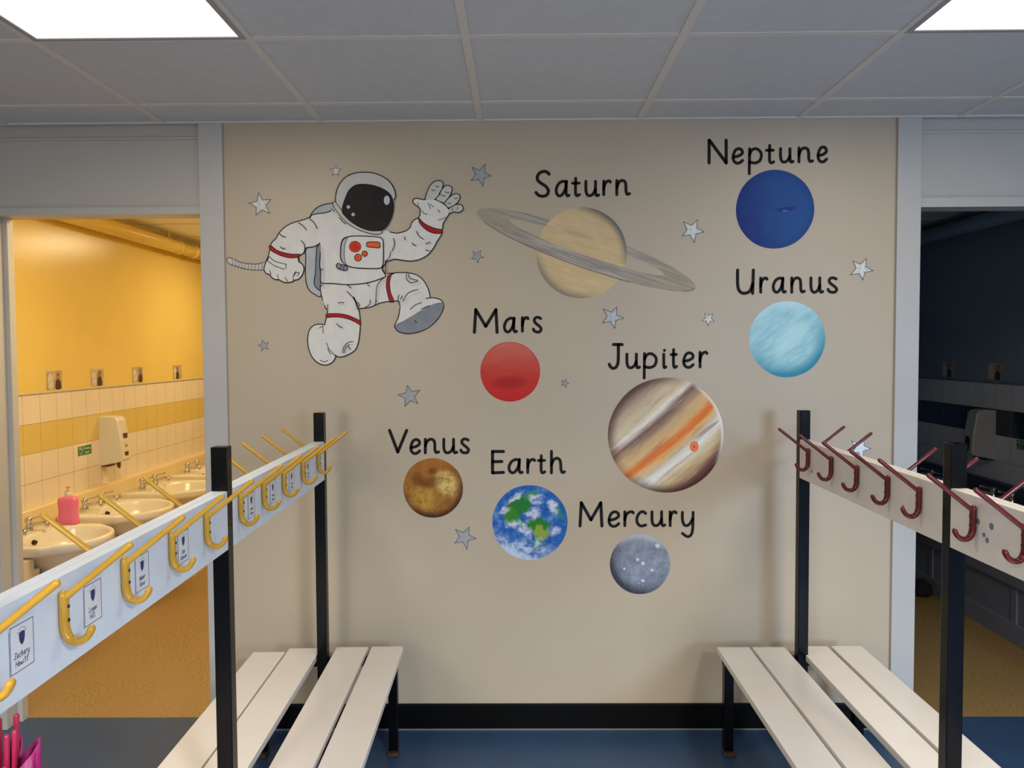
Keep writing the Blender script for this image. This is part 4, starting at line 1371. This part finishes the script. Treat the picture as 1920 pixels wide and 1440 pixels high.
BZ = 0.618
LBX = -2.44
for y, lab in ((0.672, 'white wash basin under the pink soap bottle, nearest the door jamb'), (1.355, 'white wash basin just beyond the pink soap bottle, below the soap dispenser'),
               (2.034, 'white wash basin, third along the yellow tiled wall'), (2.726, 'white wash basin half hidden by the black post, last along the yellow tiled wall')):
    basin((LBX, y, BZ), 0, lab, 'wash basins along the yellow tiled wall')
for y, lab in ((1.40, 'wash basin in the dark washroom, below the shade-greyed soap dispenser'), (2.09, 'wash basin in the dark washroom, deeper in than the shade-greyed soap dispenser')):
    basin((2.74, y, BZ), PI, lab, 'wash basins in the dark washroom')

# soap bottle on the first basin
t = thing('soap_bottle', 'pink liquid soap bottle with a pump on the edge of a basin', 'soap bottle', (-2.265, 0.908, BZ + 0.0005), R_(4))
bm = bmesh.new()
rings = []
for z, a, b in ((0.0, 0.050, 0.026), (0.006, 0.056, 0.030), (0.03, 0.054, 0.030), (0.07, 0.049, 0.028), (0.105, 0.051, 0.029), (0.135, 0.054, 0.029), (0.150, 0.050, 0.027), (0.156, 0.030, 0.022), (0.160, 0.014, 0.014)):
    rings.append([(x, y, z) for x, y in supell(0, a, a, b, 40, 4, 4)])
loft(bm, rings)
m = NT('pink_soap', 0.2)
m.color((0.86, 0.20, 0.36, 1))
m.b.inputs['Subsurface Weight'].default_value = 0.15
link('bottle_body', bm, m.m, t, True)
t.scale = (0.88, 0.88, 0.88)
bm = bmesh.new()
lathe(bm, [(0.015, 0.158), (0.017, 0.162), (0.017, 0.182), (0.013, 0.185)], 20)
pump = link('pump_collar', bm, M_SIGNW, t, True)
bm = bmesh.new()
lathe(bm, [(0.012, 0.185), (0.012, 0.192), (0.004, 0.193), (0.004, 0.205), (0.008, 0.207), (0.009, 0.213), (0.005, 0.216)], 16)
tube(bm, [(0, 0, 0.210), (0.0, 0.012, 0.211), (0.0, 0.024, 0.207)], 0.004, 10)
link('pump_head', bm, paint('peach_plastic', (0.7, 0.36, 0.22, 1), 0.3), t, True)


# soap dispensers
def dispenser(loc, rz, label, windows):
    t = thing('soap_dispenser', label, 'soap dispenser', loc, rz)
    bm = bmesh.new()
    # profile: x out of the wall, lofted along the width y
    prof = [(0.0, -0.145), (0.10, -0.125), (0.128, -0.118), (0.138, -0.105), (0.132, 0.0), (0.112, 0.125), (0.098, 0.145), (0.06, 0.150), (0.0, 0.148)]
    rings = []
    for y, s in ((-0.052, 0.94), (-0.049, 0.985), (-0.043, 1.0), (0.043, 1.0), (0.049, 0.985), (0.052, 0.94)):
        rings.append([(x * s, y, z * (0.5 + 0.5 * s)) for x, z in prof])
    loft(bm, rings)
    bmesh.ops.recalc_face_normals(bm, faces=bm.faces)
    link('cover', bm, M_DISP if windows else paint('shade_greyed_plastic', (0.42, 0.42, 0.41, 1), 0.4), t)  # dark washroom cover: the pale plastic greyed, its shade put into the colour
    if windows:
        link('level_window', B(0.118, 0.1345, -0.018, 0.022, 0.020, 0.048, 0.002), M_BROWN, t)
        bm = B(0.12, 0.137, -0.022, 0.026, -0.100, -0.062, 0.003)
        link('push_button', bm, M_BROWN, t)
        bm = B(0.12, 0.1362, -0.012, 0.016, -0.034, -0.02, 0.002)
        link('maker_mark', bm, paint('tan_mark', (0.4, 0.25, 0.12, 1), 0.5), t)
    else:
        bm = bmesh.new()
        rings = [[(x0, 0.024 * s * math.cos(2 * PI * k / 24), -0.055 + 0.048 * s * math.sin(2 * PI * k / 24)) for k in range(24)] for x0, s in ((0.122, 1), (0.1385, 1.0), (0.140, 0.8))]
        loft(bm, rings)
        link('level_window', bm, M_DARKHOLE, t)
    bm = bmesh.new()
    tube(bm, [(0.085, 0, -0.128), (0.088, 0, -0.150), (0.09, 0, -0.158)], [0.014, 0.010, 0.007], 12)
    link('nozzle', bm, M_BROWN, t, True)
    bm = B(0.0, 0.05, -0.035, 0.035, -0.150, -0.135, 0.003)
    link('bracket', bm, M_BROWN, t)
    return t


dispenser((-2.494, 1.715, 0.945), 0, 'cream soap dispenser on the yellow banded tiles above the basins', True)
dispenser((2.794, 1.73, 0.958), PI, 'shade-greyed soap dispenser on the navy banded wall of the dark washroom', False)


# drinking water signs
def sign(loc, rz, label):
    t = thing('drinking_water_sign', label, 'sign', loc, rz)
    link('plate', B(0.0, 0.0015, -0.0715, 0.0715, -0.026, 0.026), M_GREEN, t)
    to3 = lambda a, b: (0.0022, a, b)
    bm = bmesh.new()
    ribbon(bm, [(-0.0225, -0.024), (-0.0225, 0.024)], 0.003, to3)
    ribbon(bm, [(-0.062, 0.013), (-0.040, 0.013), (-0.033, 0.004)], 0.006, to3)
    ribbon(bm, [(-0.050, 0.013), (-0.050, 0.021)], 0.003, to3)
    ribbon(bm, [(-0.056, 0.021), (-0.044, 0.021)], 0.003, to3)
    for p, q in (((-0.058, 0.0), (-0.054, -0.020)), ((-0.054, -0.020), (-0.042, -0.020)), ((-0.042, -0.020), (-0.038, -0.002))):
        ribbon(bm, [p, q], 0.003, to3)
    outward(bm, (1, 0, 0))
    link('tap_symbol', bm, M_SIGNW, t)
    for txt, z in (('Drinking', 0.010), ('water', -0.012)):
        cu = bpy.data.curves.new('sign_text', 'FONT')
        cu.body = txt
        cu.size = 0.021
        cu.align_x = 'CENTER'
        cu.align_y = 'CENTER'
        cu.extrude = 0.0003
        f = bpy.data.objects.new('sign_text', cu)
        COL.objects.link(f)
        me = bpy.data.meshes.new_from_object(f.evaluated_get(bpy.context.evaluated_depsgraph_get()))
        bpy.data.objects.remove(f)
        me.materials.clear()
        me.materials.append(M_SIGNW)
        o = bpy.data.objects.new('sign_text', me)
        COL.objects.link(o)
        o.parent = t
        o.matrix_local = Matrix(((0, 0, 1, 0.0022), (1, 0, 0, 0.024), (0, 1, 0, z), (0, 0, 0, 1)))


sign((-2.494, 1.500 - 0.0, 0.9165), 0, 'small green sign with white tap symbol on the cream tiles left of the dispenser')
sign((2.794, 1.40, 0.93), PI, 'small dark green sign on the wall tiles of the unlit washroom')


# photographs stuck above the tiles
def photo(loc, rz, label, seed, group):
    rng = random.Random(seed)
    t = thing('photo_card', label, 'photo', loc, rz, group)
    m = NT('photo_print', 0.4)
    n = m.noise(m.coord((1, 1, 1), (0, 0, 0), (seed, seed * 2.3, 0)), 14, 4, 0.6)
    m.color(m.ramp(n, [(0.3, (0.30, 0.22, 0.15, 1)), (0.6, (0.52, 0.42, 0.30, 1)), (0.8, (0.66, 0.58, 0.46, 1))]))
    link('print', B(0.0, 0.001, -0.073, 0.073, -0.050, 0.050), m.m, t)
    to3 = lambda a, b: (0.0016, a, b)

    def blob(name, pts, col, x=0.0016):
        bm = bmesh.new()
        polyface(bm, catmull(pts, 4, True), lambda a, b: (x, a, b))
        outward(bm, (1, 0, 0))
        link(name, bm, paint(name + '_ink', col, 0.4, 0.2, 60), t)
    cx = {1: 0.030, 2: 0.022, 3: 0.034, 4: -0.004, 5: 0.026, 6: 0.016}[seed]
    blob('printed_sink', [(-0.06, -0.04), (-0.062, 0.02), (-0.03, 0.03), (-0.012, 0.0), (-0.02, -0.045)], (0.60, 0.55, 0.46, 1))
    blob('printed_clothes', [(cx - 0.022, -0.047), (cx - 0.02, -0.01), (cx - 0.008, 0.004), (cx + 0.012, 0.004), (cx + 0.024, -0.01), (cx + 0.028, -0.047)], (0.06, 0.035, 0.025, 1), 0.0019)
    blob('printed_head', [(cx - 0.012, 0.012), (cx - 0.008, 0.034), (cx + 0.006, 0.038), (cx + 0.018, 0.028), (cx + 0.016, 0.008), (cx + 0.003, 0.0)], (0.22, 0.10, 0.05, 1), 0.0022)
    blob('printed_face', [(cx - 0.007, 0.012), (cx - 0.005, 0.024), (cx + 0.006, 0.026), (cx + 0.012, 0.016), (cx + 0.003, 0.004)], (0.42, 0.22, 0.12, 1), 0.0025)


for k, (y, lab) in enumerate(((1.227, 'brown toned photo above the tiles, first from the door jamb'), (1.672, 'brown toned photo above the tiles, second from the door jamb'),
                              (2.18, 'brown toned photo above the tiles, third from the door jamb'), (2.80, 'brown toned photo above the tiles, beside the door post of the lit washroom'))):
    photo((-2.4995, y, 1.328), 0, lab, k + 1, 'photos above the yellow washroom tiles')
for k, (y, lab) in enumerate(((1.705, 'dark photo on the wall of the unlit washroom, above the dispenser'), (2.235, 'dark photo on the wall of the unlit washroom, closer to the door post'))):
    photo((2.7995, y, 1.333), PI, lab, k + 5, 'photos on the dark washroom wall')

# pipes along the washroom ceilings
for x, pm, lab in ((-2.415, M_YPAINT, 'thick yellow painted pipe along the top of the yellow wall'), (2.72, M_BLUEPAINT, 'thick dark painted pipe along the top of the unlit washroom wall')):
    t = thing('ceiling_pipe', lab, 'pipe', (x, 2.3, 2.215))
    bm = bmesh.new()
    tube(bm, [(0, -2.1, 0), (0, 2.3, 0)], 0.046, 24, False)
    link('pipe_run', bm, pm, t, True)
    for y in (0.35, 0.62):
        bm = bmesh.new()
        tube(bm, [(0, y - 0.03, 0), (0, y + 0.03, 0)], 0.052, 24, False)
        link('pipe_collar', bm, pm, t, True)
    bm = B(-0.012, 0.012, 0.18, 0.20, 0.03, 0.085, 0.003)
    link('pipe_bracket', bm, pm, t)

# black bundle on the floor of the dark washroom
bm = bmesh.new()
bmesh.ops.create_icosphere(bm, subdivisions=3, radius=1.0)
rng = random.Random(3)
for v in bm.verts:
    f = 1 + 0.22 * math.sin(v.co.x * 9 + 1) * math.cos(v.co.z * 7 + v.co.y * 5)
    v.co = Vector((v.co.x * 0.05 * f, v.co.y * 0.085 * f, max(0.0, 0.045 + v.co.z * 0.05 * f)))
tag(link('floor_cloth', bm, paint('black_cloth', (0.006, 0.006, 0.006, 1), 0.9, 0.3, 60), None, True, (2.385, 1.70, 0.001)), 'small black bundle on the floor against the panelling of the dark washroom', 'bundle')
